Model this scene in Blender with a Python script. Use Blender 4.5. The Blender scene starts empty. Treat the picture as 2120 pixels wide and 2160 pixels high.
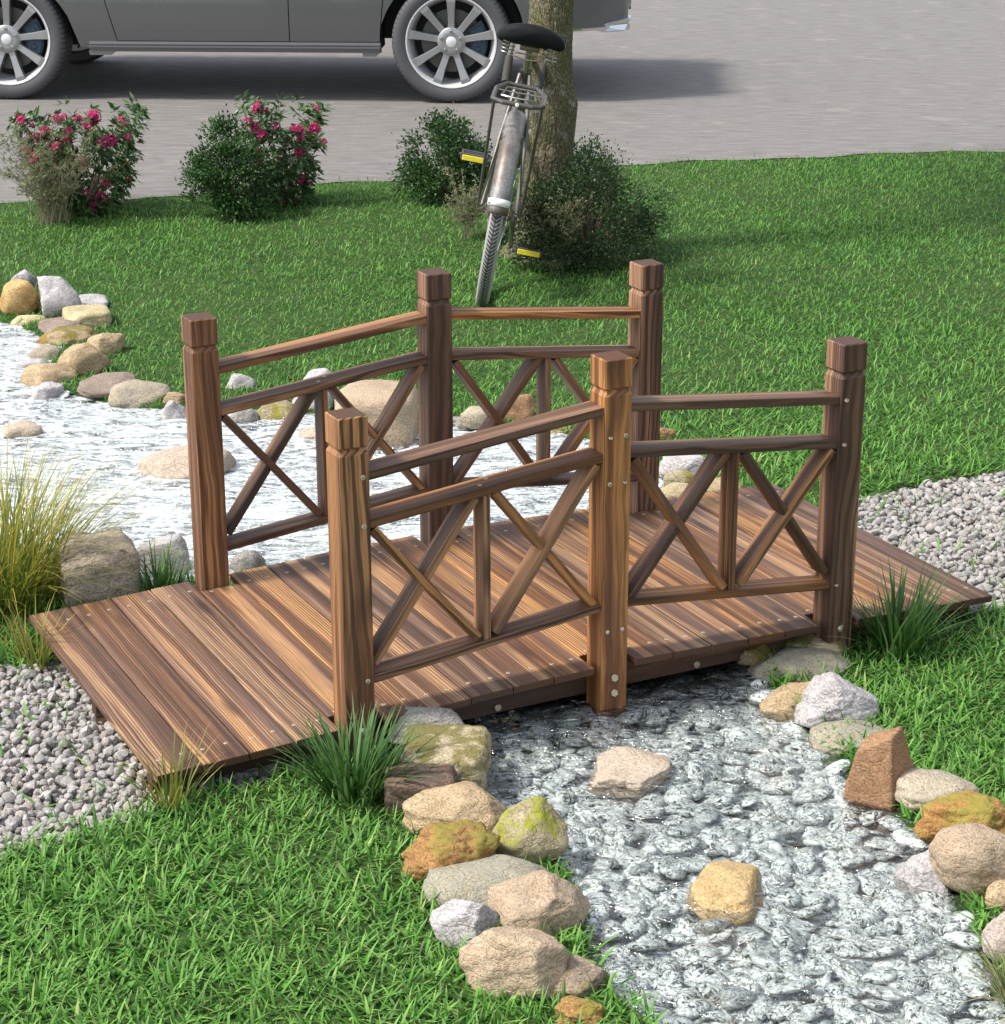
import bpy, bmesh, math, random
import numpy as np
from mathutils import Vector, Matrix, noise
random.seed(7); RNG = np.random.default_rng(7)
R = math.radians
SC = bpy.context.scene
COL = SC.collection

# ------------------------------------------------------------------ helpers: objects
def tag(o, label=None, cat=None, group=None, kind=None):
    if label: o['label'] = label
    if cat: o['category'] = cat
    if group: o['group'] = group
    if kind: o['kind'] = kind
    return o

def empty(name, loc=(0, 0, 0), rot=(0, 0, 0)):
    o = bpy.data.objects.new(name, None); COL.objects.link(o)
    o.location = loc; o.rotation_euler = rot; o.empty_display_size = 0.1
    return o

def obj(name, me, mat=None, parent=None, loc=None, rot=None):
    o = bpy.data.objects.new(name, me); COL.objects.link(o)
    if mat is not None and len(me.materials) == 0: me.materials.append(mat)
    if parent: o.parent = parent
    if loc is not None: o.location = loc
    if rot is not None: o.rotation_euler = rot
    return o

def np_mesh(name, V, F, smooth=True, attrs=None):
    """V n x 3, F m x 3 or m x 4 index arrays (one size), attrs {name: per-vertex floats}"""
    V = np.asarray(V, np.float32); F = np.asarray(F, np.int32); k = F.shape[1]
    me = bpy.data.meshes.new(name)
    me.vertices.add(len(V)); me.vertices.foreach_set('co', V.ravel())
    me.loops.add(F.size); me.loops.foreach_set('vertex_index', F.ravel())
    me.polygons.add(len(F)); me.polygons.foreach_set('loop_start', np.arange(0, F.size, k, dtype=np.int32))
    try: me.polygons.foreach_set('loop_total', np.full(len(F), k, np.int32))
    except Exception: pass
    me.polygons.foreach_set('use_smooth', np.full(len(F), smooth))
    me.update(calc_edges=True)
    for n, a in (attrs or {}).items():
        at = me.attributes.new(n, 'FLOAT', 'POINT'); at.data.foreach_set('value', np.asarray(a, np.float32).ravel())
    return me

class MB:
    """collects pieces of ONE part"""
    def __init__(s): s.v = []; s.f = []
    def add(s, verts, faces, M=None):
        n = len(s.v)
        s.v += [tuple(M @ Vector(p)) if M else tuple(p) for p in verts]
        s.f += [tuple(i + n for i in f) for f in faces]
        return s
    def box(s, x0, x1, y0, y1, z0, z1, M=None):
        v = [(x, y, z) for z in (z0, z1) for y in (y0, y1) for x in (x0, x1)]
        return s.add(v, [(0, 2, 3, 1), (4, 5, 7, 6), (0, 1, 5, 4), (2, 6, 7, 3), (0, 4, 6, 2), (1, 3, 7, 5)], M)
    def tube(s, pts, r, seg=10, closed=False, M=None):
        pts = [Vector(p) for p in pts]; n = len(pts)
        rr = r if isinstance(r, (list, tuple)) else [r] * n
        ref = Vector((0.13, 0.31, 0.94)); V = []; F = []; last = None
        for i, p in enumerate(pts):
            a = pts[(i - 1) % n] if (closed or i > 0) else p
            b = pts[(i + 1) % n] if (closed or i < n - 1) else p
            t = (b - a).normalized()
            if last is None:
                u = t.cross(ref)
                if u.length < 1e-4: u = t.cross(Vector((1, 0, 0)))
            else: u = last - t * last.dot(t)
            u.normalize(); last = u; w = t.cross(u)
            for j in range(seg):
                an = 2 * math.pi * j / seg
                V.append(p + (u * math.cos(an) + w * math.sin(an)) * rr[i])
        for i in range(n if closed else n - 1):
            k = (i + 1) % n
            for j in range(seg):
                l = (j + 1) % seg
                F.append((i * seg + j, i * seg + l, k * seg + l, k * seg + j))
        if not closed:
            F.append(tuple(range(seg - 1, -1, -1))); F.append(tuple((n - 1) * seg + j for j in range(seg)))
        return s.add(V, F, M)
    def lathe(s, prof, seg=32, M=None, axis='y', closed=False):
        """prof: list of (radius, along) turned round the axis"""
        V = []; F = []; n = len(prof)
        for i in range(seg):
            a = 2 * math.pi * i / seg; c, q = math.cos(a), math.sin(a)
            for r_, h in prof:
                V.append((r_ * c, h, r_ * q) if axis == 'y' else (r_ * c, r_ * q, h))
        for i in range(seg):
            k = (i + 1) % seg
            for j in range(n if closed else n - 1):
                l = (j + 1) % n
                F.append((i * n + j, k * n + j, k * n + l, i * n + l))
        return s.add(V, F, M)
    def mesh(s, name, smooth=True, angle=35):
        me = bpy.data.meshes.new(name); me.from_pydata(s.v, [], s.f); me.validate(); me.update()
        bm = bmesh.new(); bm.from_mesh(me)
        bmesh.ops.remove_doubles(bm, verts=bm.verts, dist=1e-6)
        bmesh.ops.recalc_face_normals(bm, faces=bm.faces)
        for f in bm.faces: f.smooth = smooth
        if smooth:
            for e in bm.edges:
                if len(e.link_faces) == 2 and e.calc_face_angle(0) > R(angle): e.smooth = False
        bm.to_mesh(me); bm.free(); return me

def bevelled(me, w, seg=1):
    bm = bmesh.new(); bm.from_mesh(me)
    bmesh.ops.bevel(bm, geom=[e for e in bm.edges if e.is_manifold and e.calc_face_angle(0) > 0.5], offset=w, segments=seg, affect='EDGES', profile=0.5, clamp_overlap=True)
    bm.to_mesh(me); bm.free(); return me

def box_mesh(name, lx, ly, lz, bev=0.002, seg=1):
    me = MB().box(-lx / 2, lx / 2, -ly / 2, ly / 2, -lz / 2, lz / 2).mesh(name, smooth=False)
    return bevelled(me, bev, seg) if bev else me

# ------------------------------------------------------------------ helpers: materials
class NT:
    def __init__(s, name):
        s.m = bpy.data.materials.new(name); s.m.use_nodes = True
        s.t = s.m.node_tree; s.t.nodes.clear()
    def n(s, typ, inp=None, **kw):
        nd = s.t.nodes.new('ShaderNode' + typ)
        for k, v in kw.items(): setattr(nd, k, v)
        for k, v in (inp or {}).items():
            sk = nd.inputs[k]
            if hasattr(v, 'is_linked') or isinstance(v, bpy.types.NodeSocket): s.t.links.new(v, sk)
            else: sk.default_value = v
        return nd
    def math(s, op, a, b=0.0, c=0.0, clamp=False):
        return s.n('Math', {0: a, 1: b, 2: c}, operation=op, use_clamp=clamp).outputs[0]
    def vmath(s, op, a, b=(0, 0, 0)):
        nd = s.n('VectorMath', {0: a}, operation=op)
        if op == 'SCALE':
            if isinstance(b, (int, float)): nd.inputs['Scale'].default_value = b
            else: s.t.links.new(b, nd.inputs['Scale'])
        elif isinstance(b, tuple): nd.inputs[1].default_value = b
        else: s.t.links.new(b, nd.inputs[1])
        return nd.outputs[0]
    def noise(s, vec, scale=5.0, detail=2.0, rough=0.5, dist=0.0, col=False):
        nd = s.n('TexNoise', {'Vector': vec, 'Scale': scale, 'Detail': detail, 'Roughness': rough, 'Distortion': dist})
        return nd.outputs['Color' if col else 'Fac']
    def ramp(s, fac, stops, interp='LINEAR'):
        nd = s.n('ValToRGB', {'Fac': fac}); cr = nd.color_ramp; cr.interpolation = interp
        while len(cr.elements) < len(stops): cr.elements.new(0.5)
        for e, (p, c) in zip(cr.elements, stops):
            e.position = p; c = (c, c, c) if isinstance(c, (int, float)) else c; e.color = (c[0], c[1], c[2], 1)
        return nd.outputs[0]
    def mix(s, fac, a, b, blend='MIX'):
        nd = s.n('Mix', data_type='RGBA', blend_type=blend)
        for sk, v in ((nd.inputs[0], fac), (nd.inputs[6], a), (nd.inputs[7], b)):
            if isinstance(v, bpy.types.NodeSocket): s.t.links.new(v, sk)
            elif isinstance(v, tuple): sk.default_value = (v[0], v[1], v[2], 1)
            else: sk.default_value = v
        return nd.outputs[2]
    def bump(s, h, strength=0.3, dist=0.01):
        return s.n('Bump', {'Height': h, 'Strength': strength, 'Distance': dist}).outputs[0]
    def bsdf(s, **k):
        inp = {}
        for kk, v in k.items():
            kk = {'color': 'Base Color', 'rough': 'Roughness', 'metal': 'Metallic', 'spec': 'Specular IOR Level', 'normal': 'Normal', 'coat': 'Coat Weight', 'coatr': 'Coat Roughness', 'sheen': 'Sheen Weight'}[kk]
            inp[kk] = (v[0], v[1], v[2], 1) if isinstance(v, tuple) else v
        return s.n('BsdfPrincipled', inp).outputs[0]
    def out(s, sh, disp=None):
        o = s.n('OutputMaterial'); s.t.links.new(sh, o.inputs['Surface']); return s.m
    def objco(s, k=(1, 1, 1), rnd=23.0):
        tc = s.n('TexCoord').outputs['Object']; oi = s.n('ObjectInfo').outputs['Random']
        v = s.vmath('MULTIPLY', tc, k)
        off = s.n('CombineXYZ', {0: s.math('MULTIPLY', oi, rnd), 1: s.math('MULTIPLY', oi, rnd * 1.7), 2: s.math('MULTIPLY', oi, rnd * 0.6)}).outputs[0]
        return s.vmath('ADD', v, off), oi

def plain(name, color, rough=0.5, metal=0.0, spec=0.5, bump=0.0, scale=60.0, vary=0.25):
    t = NT(name); v, oi = t.objco()
    n = t.noise(v, scale, 4.0)
    c2 = tuple(c * (1 - vary) for c in color)
    col = t.mix(n, color, c2)
    k = dict(color=col, rough=t.math('ADD', t.math('MULTIPLY', n, 0.15), rough - 0.07), metal=metal, spec=spec)
    if bump: k['normal'] = t.bump(n, bump, 0.003)
    return t.out(t.bsdf(**k))

def wood_material(name, dark, mid, tan, bright=1.0, tint=0.35):
    t = NT(name); v, oi = t.objco((1, 1, 1), 11.0)
    sx = t.n('SeparateXYZ', {0: v})
    w1 = t.math('SUBTRACT', t.noise(t.vmath('MULTIPLY', v, (0.9, 4, 4)), 1.0, 2.0), 0.5)
    w2 = t.math('SUBTRACT', t.noise(t.vmath('MULTIPLY', v, (4.5, 12, 12)), 1.0, 2.0), 0.5)
    # position across the grain, wandering slowly along the board
    s_ = t.math('ADD', t.math('ADD', sx.outputs[1], t.math('MULTIPLY', sx.outputs[2], 0.3)), t.math('ADD', t.math('MULTIPLY', w1, 0.034), t.math('MULTIPLY', w2, 0.008)))
    def along(kx, ks): return t.n('CombineXYZ', {0: t.math('MULTIPLY', sx.outputs[0], kx), 1: t.math('MULTIPLY', s_, ks), 2: t.math('MULTIPLY', oi, 37.0)}).outputs[0]
    band = t.noise(along(0.40, 29.0), 1.0, 4.0, 0.62)
    line = t.math('ADD', t.math('MULTIPLY', t.math('SINE', t.math('ADD', t.math('MULTIPLY', s_, 930.0), t.math('MULTIPLY', t.noise(along(0.9, 24.0), 1.0, 2.0), 17.0))), 0.5), 0.5)
    where = t.ramp(t.noise(along(0.5, 19.0), 1.0, 2.0), [(0.36, 0.25), (0.56, 1.0)])
    fine = t.noise(along(6.0, 420.0), 1.0, 3.0, 0.65)
    col = t.ramp(band, [(0.33, tuple(d * 1.25 for d in dark)), (0.41, tuple(m * 0.70 for m in mid)), (0.455, mid), (0.51, tuple(m * 1.4 for m in mid)), (0.54, tan), (0.64, tuple(c * 1.25 for c in tan))])
    col = t.mix(t.math('MULTIPLY', t.math('MULTIPLY', t.ramp(line, [(0.52, 0.0), (0.82, 1.0)]), where), 0.85), col, dark)
    # greyish violet bloom of the burnt wood
    g = t.noise(along(0.8, 17.0), 1.0, 2.0, 0.5)
    col = t.mix(t.math('MULTIPLY', t.ramp(g, [(0.50, 0.0), (0.68, 1.0)]), tint), col, (0.150, 0.108, 0.105))
    # knots, scorched patches
    kn = t.n('TexVoronoi', {'Vector': t.n('CombineXYZ', {0: t.math('MULTIPLY', t.math('ADD', sx.outputs[0], t.math('MULTIPLY', w2, 0.06)), 3.0), 1: t.math('MULTIPLY', s_, 13.0), 2: t.math('MULTIPLY', oi, 50.0)}).outputs[0], 'Scale': 1.0}, feature='F1').outputs['Distance']
    col = t.mix(t.math('MULTIPLY', t.ramp(kn, [(0.07, 1.0), (0.24, 0.0)]), 0.8), col, tuple(d * 0.8 for d in dark))
    col = t.mix(t.ramp(fine, [(0.32, 0.60), (0.56, 0.0)]), col, dark)
    # end grain: darker, with rings instead of lines
    eg = t.ramp(t.math('ABSOLUTE', t.n('SeparateXYZ', {0: t.n('TexCoord').outputs['Normal']}).outputs[0]), [(0.80, 0.0), (0.95, 1.0)])
    er = t.math('ADD', t.math('MULTIPLY', t.math('SINE', t.math('MULTIPLY', t.vmath('LENGTH', t.vmath('ADD', t.vmath('MULTIPLY', v, (0, 1, 1)), (0, 0.05, 0.06))).node.outputs['Value'], 900.0)), 0.5), 0.5)
    col = t.mix(eg, col, t.mix(er, tuple(m * 0.62 for m in mid), tuple(d * 1.1 for d in dark)))
    hue = t.n('HueSaturation', {'Hue': 0.5, 'Saturation': t.math('ADD', t.math('MULTIPLY', oi, 0.25), 0.88), 'Value': t.math('ADD', t.math('MULTIPLY', oi, 0.34), bright - 0.17), 'Fac': 1.0, 'Color': col}).outputs[0]
    h = t.math('ADD', t.math('MULTIPLY', fine, 0.5), t.math('MULTIPLY', line, -0.35))
    rough = t.math('ADD', t.math('MULTIPLY', fine, 0.25), 0.47)
    return t.out(t.bsdf(color=hue, rough=rough, spec=0.30, normal=t.bump(h, 0.3, 0.002)))

M = {}
M['deck_wood'] = wood_material('deck_wood', (0.048, 0.026, 0.018), (0.170, 0.084, 0.044), (0.40, 0.222, 0.104), 0.98, 0.38)
M['rail_wood'] = wood_material('rail_wood', (0.036, 0.020, 0.013), (0.138, 0.066, 0.033), (0.33, 0.165, 0.072), 1.03, 0.25)
M['post_wood'] = wood_material('post_wood', (0.040, 0.021, 0.013), (0.150, 0.069, 0.033), (0.35, 0.170, 0.072), 1.12, 0.12)
M['bolt'] = plain('bolt_zinc', (0.62, 0.55, 0.42), 0.35, 0.85)
M['screw'] = plain('screw_brass', (0.60, 0.51, 0.36), 0.42, 0.5)
M['slot'] = plain('screw_slot', (0.14, 0.12, 0.08), 0.6)

# ------------------------------------------------------------------ camera (solved from the bridge's own right angles)
cam_d = bpy.data.cameras.new('camera'); cam = bpy.data.objects.new('camera', cam_d); COL.objects.link(cam)
cam_d.sensor_fit = 'HORIZONTAL'; cam_d.sensor_width = 36.0; cam_d.lens = 36.0 * 4474.5 / 2120.0
cam_d.clip_start = 0.05; cam_d.clip_end = 2000.0
cam.location = (-2.2755, -4.3835, 2.0745)
cam.rotation_euler = (R(90 - 19.591), R(0.09), R(-27.085))
SC.camera = cam

# ------------------------------------------------------------------ light
SUN = Vector((-0.76, 0.13, 0.98)).normalized()
sky = bpy.data.worlds.new('World'); SC.world = sky; sky.use_nodes = True
wt = sky.node_tree; wt.nodes.clear()
st = wt.nodes.new('ShaderNodeTexSky'); st.sky_type = 'NISHITA'; st.sun_disc = False
st.sun_elevation = math.asin(SUN.z); st.sun_rotation = math.atan2(SUN.x, SUN.y)
st.altitude = 50; st.air_density = 1.0; st.dust_density = 2.0; st.ozone_density = 1.0
bg = wt.nodes.new('ShaderNodeBackground'); bg.inputs['Strength'].default_value = 0.15
wo = wt.nodes.new('ShaderNodeOutputWorld')
hs = wt.nodes.new('ShaderNodeHueSaturation'); hs.inputs['Saturation'].default_value = 0.45      # thin bright haze: a whiter sky
wt.links.new(st.outputs[0], hs.inputs['Color']); wt.links.new(hs.outputs[0], bg.inputs[0]); wt.links.new(bg.outputs[0], wo.inputs[0])
sd = bpy.data.lights.new('sun', 'SUN'); sd.energy = 2.5; sd.angle = R(9.0); sd.color = (1.0, 0.95, 0.87)
so = bpy.data.objects.new('sun', sd); COL.objects.link(so)
so.rotation_euler = SUN.to_track_quat('Z', 'Y').to_euler(); so.location = (-5, 4, 9)
SC.view_settings.view_transform = 'Standard'; SC.view_settings.look = 'None'
SC.view_settings.exposure = 0.95; SC.view_settings.gamma = 1.0
SC.render.engine = 'CYCLES'
SC.cycles.use_denoising = True
SC.cycles.max_bounces = 8; SC.cycles.diffuse_bounces = 3; SC.cycles.glossy_bounces = 3
SC.cycles.transparent_max_bounces = 12; SC.cycles.transmission_bounces = 4
SC.cycles.caustics_reflective = False; SC.cycles.caustics_refractive = False
SC.cycles.sample_clamp_indirect = 6.0

# ------------------------------------------------------------------ the footbridge
GZ = 0.785                                    # fit z -> world z
AX, WY = 0.6374, 0.4591                       # post spacing along the bridge, half spacing across
def deck_top(x):
    u = abs(x) / 1.107
    return GZ - 0.677 - 0.0392 * math.sqrt(u * u + 0.012)
bridge = empty('footbridge', (0, 0, 0))
tag(bridge, 'arched brown burnt-wood footbridge with six posts and crossed railings over the stream', 'footbridge')

def screw_mesh(r, h, name='screw', dome=True):
    mb = MB()
    prof = [(0.0001, h), (r * 0.6, h * 0.95), (r * 0.92, h * 0.6), (r, 0.0), (r, -0.001)] if dome else [(0.0001, h), (r * 0.9, h), (r, h * 0.7), (r, -0.001)]
    mb.lathe(prof, 14, axis='z'); me = mb.mesh(name); me.materials.append(M['screw']); me.materials.append(M['slot'])
    n = len(me.polygons)
    bm = bmesh.new(); bm.from_mesh(me)
    for a in (0.4, 0.4 + math.pi / 2):
        mt = Matrix.Rotation(a, 4, 'Z')
        q = MB().box(-r * 0.62, r * 0.62, -r * 0.11, r * 0.11, h * 0.8, h + 0.0003, mt)
        vs = [bm.verts.new(p) for p in q.v]
        for f in q.f: bm.faces.new([vs[i] for i in f]).material_index = 1
    bm.to_mesh(me); bm.free(); return me
SCREW = screw_mesh(0.0052, 0.0007); SCREW_BIG = screw_mesh(0.0058, 0.0026)
dome = MB().lathe([(0.0001, 0.0030), (0.003, 0.0027), (0.0052, 0.0012), (0.0056, -0.001)], 14, axis='z').mesh('bolt_cap'); dome.materials.append(M['bolt'])
roundbolt = MB().lathe([(0.0001, 0.0035), (0.0065, 0.003), (0.0098, 0.0012), (0.0105, -0.001)], 18, axis='z').mesh('round_bolt'); roundbolt.materials.append(M['bolt'])
hexm = MB().lathe([(0.0001, 0.0058), (0.0085, 0.0058), (0.0098, 0.0046), (0.0098, -0.001)], 6, axis='z').mesh('hex_bolt', smooth=False); hexm.materials.append(M['bolt'])

# planks: twenty one boards across, three of them cut short between the posts
PITCH = 0.1054
def plank_mesh(half):
    me = box_mesh('deck_plank', 2 * half, 0.1024, 0.018, 0.0022, 2); return me
pm_long, pm_short = plank_mesh(0.497), plank_mesh(0.4195)
for k in range(-10, 11):
    x = k * PITCH; short = k in (-6, 0, 6)
    sl = (deck_top(x + 0.02) - deck_top(x - 0.02)) / 0.04
    jit = random.uniform(-0.0012, 0.0012)
    o = obj('deck_plank', pm_short if short else pm_long, M['deck_wood'], bridge)
    m = Matrix.Translation((x, random.uniform(-0.0015, 0.0015), deck_top(x) - 0.009 + jit)) @ Matrix.Rotation(-math.atan(sl), 4, 'Y') @ Matrix.Rotation(math.pi / 2, 4, 'Z')
    o.matrix_local = m
    for sy in (-1, 1):
        for sx in (-0.027, 0.026):
            s = obj('screw', SCREW, None, o, (sy * 0.4 + random.uniform(-0.006, 0.006) * 1.0 if short else sy * 0.425 + random.uniform(-0.004, 0.004), sx + random.uniform(-0.003, 0.003), 0.0088), (0, 0, random.uniform(0, 3)))

# stringers: three bowed beams under the boards
def stringer_mesh():
    xs = np.linspace(-1.092, 1.092, 41); v = []; f = []
    for x in xs:
        zt = deck_top(x) - 0.0188; zb = -0.004 + 0.010 * math.cos(x / 1.092 * math.pi / 2) - (0.018 if abs(x) > 1.0 else 0)
        for y in (-0.017, 0.017): v += [(x, y, zb), (x, y, zt)]
    for i in range(len(xs) - 1):
        a, b = i * 4, i * 4 + 4
        f += [(a, b, b + 1, a + 1), (a + 2, a + 3, b + 3, b + 2), (a + 1, b + 1, b + 3, a + 3), (a, a + 2, b + 2, b)]
    f += [(0, 1, 3, 2), (160, 162, 163, 161)]
    me = MB().add(v, f).mesh('stringer', smooth=False); return me
sm_ = stringer_mesh()
for y in (-0.407, 0.0, 0.407):
    o = obj('stringer', sm_, M['rail_wood'], bridge, (0, y, 0))
    if y:
        for x, z in ((-0.268, 0.019), (0.268, 0.019)):
            obj('hex_bolt', hexm, None, o, (x, (-0.0171 if y < 0 else 0.0171), z), (R(90 if y < 0 else -90), 0.3, 0))

# posts: square, chamfered, with a turned-in groove under the head; local x runs up the post
def post_mesh(L):
    prof = [(0.0, 0.035), (L - 0.0835, 0.035), (L - 0.0745, 0.0300), (L - 0.0705, 0.0300), (L - 0.0655, 0.035), (L - 0.0025, 0.035), (L, 0.0325)]
    v = []; f = []
    for x, h in prof:
        c = 0.0028
        v += [(x, -h, -h + c), (x, -h + c, -h), (x, h - c, -h), (x, h, -h + c), (x, h, h - c), (x, h - c, h), (x, -h + c, h), (x, -h, h - c)]
    for i in range(len(prof) - 1):
        for j in range(8):
            k = (j + 1) % 8; f.append((i * 8 + j, i * 8 + k, i * 8 + 8 + k, i * 8 + 8 + j))
    f += [tuple(range(7, -1, -1)), tuple(len(prof) * 8 - 8 + j for j in range(8))]
    return MB().add(v, f).mesh('post', smooth=False)
ZBOT = GZ - 0.784
pm_end, pm_mid = post_mesh(GZ - ZBOT + 0.03), post_mesh(GZ + 0.044 - ZBOT + 0.03)
def screws_on(o, base, items, sgn):
    """items: (mesh, x from the post's axis, world z) on the outward face"""
    for name, me, dx, z in items:
        obj(name, me, None, o, (z - base, sgn * 0.0352 if sgn < 0 else 0.0352, dx), (R(90 if sgn < 0 else -90), 0, random.uniform(0, 1.5) if name == 'screw' else 0.2))
for ix in (-1, 0, 1):
    for iy in (-1, 1):
        o = obj('post', pm_mid if ix == 0 else pm_end, M['post_wood'], bridge)
        base = ZBOT - 0.03
        # local x -> up, local y -> y, local z -> -x
        o.matrix_local = Matrix.Translation((ix * AX, iy * WY, base)) @ Matrix.Rotation(-math.pi / 2, 4, 'Y')
        it = []
        if ix == 0:
            for dx in (-0.0195, 0.0195):
                it += [('screw', SCREW_BIG, dx, GZ - 0.1344), ('screw', SCREW_BIG, dx, GZ - 0.2438), ('bolt_cap', dome, dx, GZ - 0.6017)]
            it += [('hex_bolt', hexm, 0.0, GZ - 0.7195), ('hex_bolt', hexm, 0.0, GZ - 0.7575)]
        else:
            dx = 0.0190 * ix                     # towards the panel
            for z in (0.1344, 0.2440, 0.6012): it.append(('screw', SCREW_BIG, dx, GZ - z))
            it += [('round_bolt', roundbolt, -0.0026, GZ - 0.7187)]
        screws_on(o, base, it, iy)

# railing panels: three slats, one baluster, two crossed pairs of braces each
def slat(name, p0, p1, depth, thick, y, mat, dy=0.0, bev=0.002):
    p0, p1 = Vector((p0[0], y + dy, p0[1])), Vector((p1[0], y + dy, p1[1])); d = p1 - p0
    me = box_mesh(name, d.length, depth, thick, bev, 2)
    o = obj(name, me, mat, bridge)
    o.matrix_local = Matrix.Translation((p0 + p1) / 2) @ Matrix.Rotation(-math.atan2(d.z, d.x), 4, 'Y')
    return o
for iy in (-1, 1):
    for sx in (-1, 1):
        y = iy * WY
        def P(x, z): return (sx * x, GZ + z)     # x counted from the middle post outwards
        t = 0.0205
        slat('handrail', P(0.6028, -0.1245 - t / 2), P(0.0348, -0.0622 - t / 2), 0.062, t, y, M['rail_wood'])
        g = slat('guard_rail', P(0.6028, -0.2325 - t / 2), P(0.0348, -0.1702 - t / 2), 0.062, t, y, M['rail_wood'])
        slat('foot_rail', P(0.6028, -0.5940 - 0.009), P(0.0348, -0.5320 - 0.009), 0.062, 0.018, y, M['rail_wood'])
        for q in (-0.012, 0.014): obj('screw', SCREW, None, g, (q * 1.1, q, t / 2 - 0.0002))
        slat('baluster', P(0.3225, -0.5645), P(0.3225, -0.2215), 0.054, 0.017, y, M['rail_wood'])
        br = [((0.596, -0.570), (0.3475, -0.226)), ((0.594, -0.256), (0.3440, -0.556)),
              ((0.301, -0.554), (0.0480, -0.196)), ((0.301, -0.220), (0.0460, -0.536))]
        for n, (a, b) in enumerate(br):
            front = n in (1, 2)
            slat('brace', P(*a), P(*b), 0.052, 0.0185, y, M['rail_wood'], -0.0035 if front else 0.0015)

# ------------------------------------------------------------------ the ground
STREAM = np.array([(-4.5, 3.0), (-2.0, 1.95), (-1.20, 1.45), (-0.98, 1.02), (-0.80, 0.80), (-0.63, 0.70), (-0.50, 0.66), (-0.45, 0.3), (-0.42, -0.2),
    (-0.43, -0.45), (-0.46, -0.62), (-0.55, -0.78), (-0.50, -0.9), (-0.47, -1.07), (-0.50, -1.2), (-0.54, -1.32), (-0.60, -1.45), (-0.60, -1.7), (-0.62, -3.4),
    (0.0, -3.4), (0.0, -1.95), (0.08, -1.74), (0.16, -1.58), (0.25, -1.38), (0.29, -1.2), (0.29, -1.05), (0.33, -0.9), (0.36, -0.75), (0.40, -0.55), (0.46, -0.42), (0.55, -0.2),
    (0.75, 0.3), (0.92, 0.68), (0.97, 0.9), (0.99, 1.25), (0.87, 1.52), (0.64, 1.66), (0.44, 1.74), (0.3, 1.97), (0.05, 2.19), (-0.15, 2.27), (-0.3, 2.45), (-0.42, 2.65),
    (-0.36, 3.0), (-0.22, 3.3), (-0.32, 3.65), (-0.6, 4.1), (-2.0, 4.9), (-4.5, 5.6)])
GRAV_A = np.array([(-4.0, 1.1), (-1.3, 0.42), (-1.05, 0.33), (-0.66, 0.32), (-0.66, -0.47), (-0.9, -0.50), (-1.06, -0.49), (-1.22, -0.52), (-1.40, -0.545), (-4.0, -0.75)])
GRAV_B = np.array([(0.70, 0.36), (1.0, 0.36), (1.3, 0.44), (1.65, 0.475), (2.1, 0.45), (5.0, 0.6), (5.0, -0.9), (1.6, -0.56), (1.22, -0.43), (0.95, -0.40), (0.70, -0.36)])
ROADX = np.array([-60, -2.0, 0.14, 0.60, 0.95, 1.25, 1.95, 2.27, 3.0, 3.46, 4.43, 5.52, 6.5, 60.0])
ROADY = np.array([6.6, 6.25, 6.0, 5.88, 5.80, 5.72, 5.74, 5.64, 5.55, 5.46, 5.24, 4.90, 4.6, 4.0])
def road_edge(x): return np.interp(x, ROADX, ROADY) + 0.035 * np.sin(x * 5.3) + 0.02 * np.sin(x * 13.1 + 1)

def inside(P, poly):
    x, y = P[:, 0], P[:, 1]; r = np.zeros(len(P), bool); n = len(poly)
    for i in range(n):
        x0, y0 = poly[i]; x1, y1 = poly[(i + 1) % n]
        if y0 == y1: continue
        c = ((y0 > y) != (y1 > y)) & (x < (x1 - x0) * (y - y0) / (y1 - y0) + x0); r ^= c
    return r
def sdist(P, poly):
    d = np.full(len(P), 1e9); n = len(poly)
    for i in range(n):
        a, b = poly[i], poly[(i + 1) % n]; ab = b - a
        h = np.clip(((P - a) @ ab) / (ab @ ab), 0, 1); d = np.minimum(d, np.linalg.norm(P - a - h[:, None] * ab, axis=1))
    return np.where(inside(P, poly), -d, d)
def smooth(a, b, x):
    t = np.clip((x - a) / (b - a), 0, 1); return t * t * (3 - 2 * t)

def spread(lo, hi, step, far=70.0):
    a = list(np.arange(lo, hi + 1e-6, step)); out = []; d = step; p = hi
    while p < far: d *= 1.35; p += d; out.append(p)
    left = []; d = step; p = lo
    while p > -far: d *= 1.35; p -= d; left.append(p)
    return np.array(left[::-1] + a + out)
gx, gy = spread(-2.6, 3.2, 0.035), spread(-2.6, 5.0, 0.035)
GX, GY = np.meshgrid(gx, gy); P2 = np.stack([GX.ravel(), GY.ravel()], 1)
ds = sdist(P2, STREAM)
BED = -0.085
gz = BED * smooth(0.03, -0.10, ds) + 0.004 * np.sin(P2[:, 0] * 3.1) * np.sin(P2[:, 1] * 2.3) * (ds > 0)
ga = np.minimum(sdist(P2, GRAV_A), sdist(P2, GRAV_B))
gz -= 0.036 * smooth(0.03, -0.05, ga)
nx, ny = len(gx), len(gy)
idx = np.arange(nx * ny).reshape(ny, nx)
FQ = np.stack([idx[:-1, :-1].ravel(), idx[:-1, 1:].ravel(), idx[1:, 1:].ravel(), idx[1:, :-1].ravel()], 1)
t = NT('soil')
geo = t.n('NewGeometry').outputs['Position']
at = t.n('Attribute', attribute_name='zone').outputs['Fac']
n1 = t.noise(geo, 9.0, 5.0); n2 = t.noise(geo, 70.0, 3.0)
lawn = t.mix(t.ramp(n1, [(0.35, 0.0), (0.65, 1.0)]), (0.022, 0.060, 0.012), (0.045, 0.070, 0.020))
bed = t.mix(n2, (0.055, 0.058, 0.050), (0.14, 0.14, 0.13))
gr = t.mix(n2, (0.16, 0.14, 0.13), (0.28, 0.26, 0.245))
c = t.mix(t.ramp(at, [(0.15, 0.0), (0.35, 1.0)]), lawn, gr)
c = t.mix(t.ramp(at, [(0.65, 0.0), (0.85, 1.0)]), c, bed)
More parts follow.
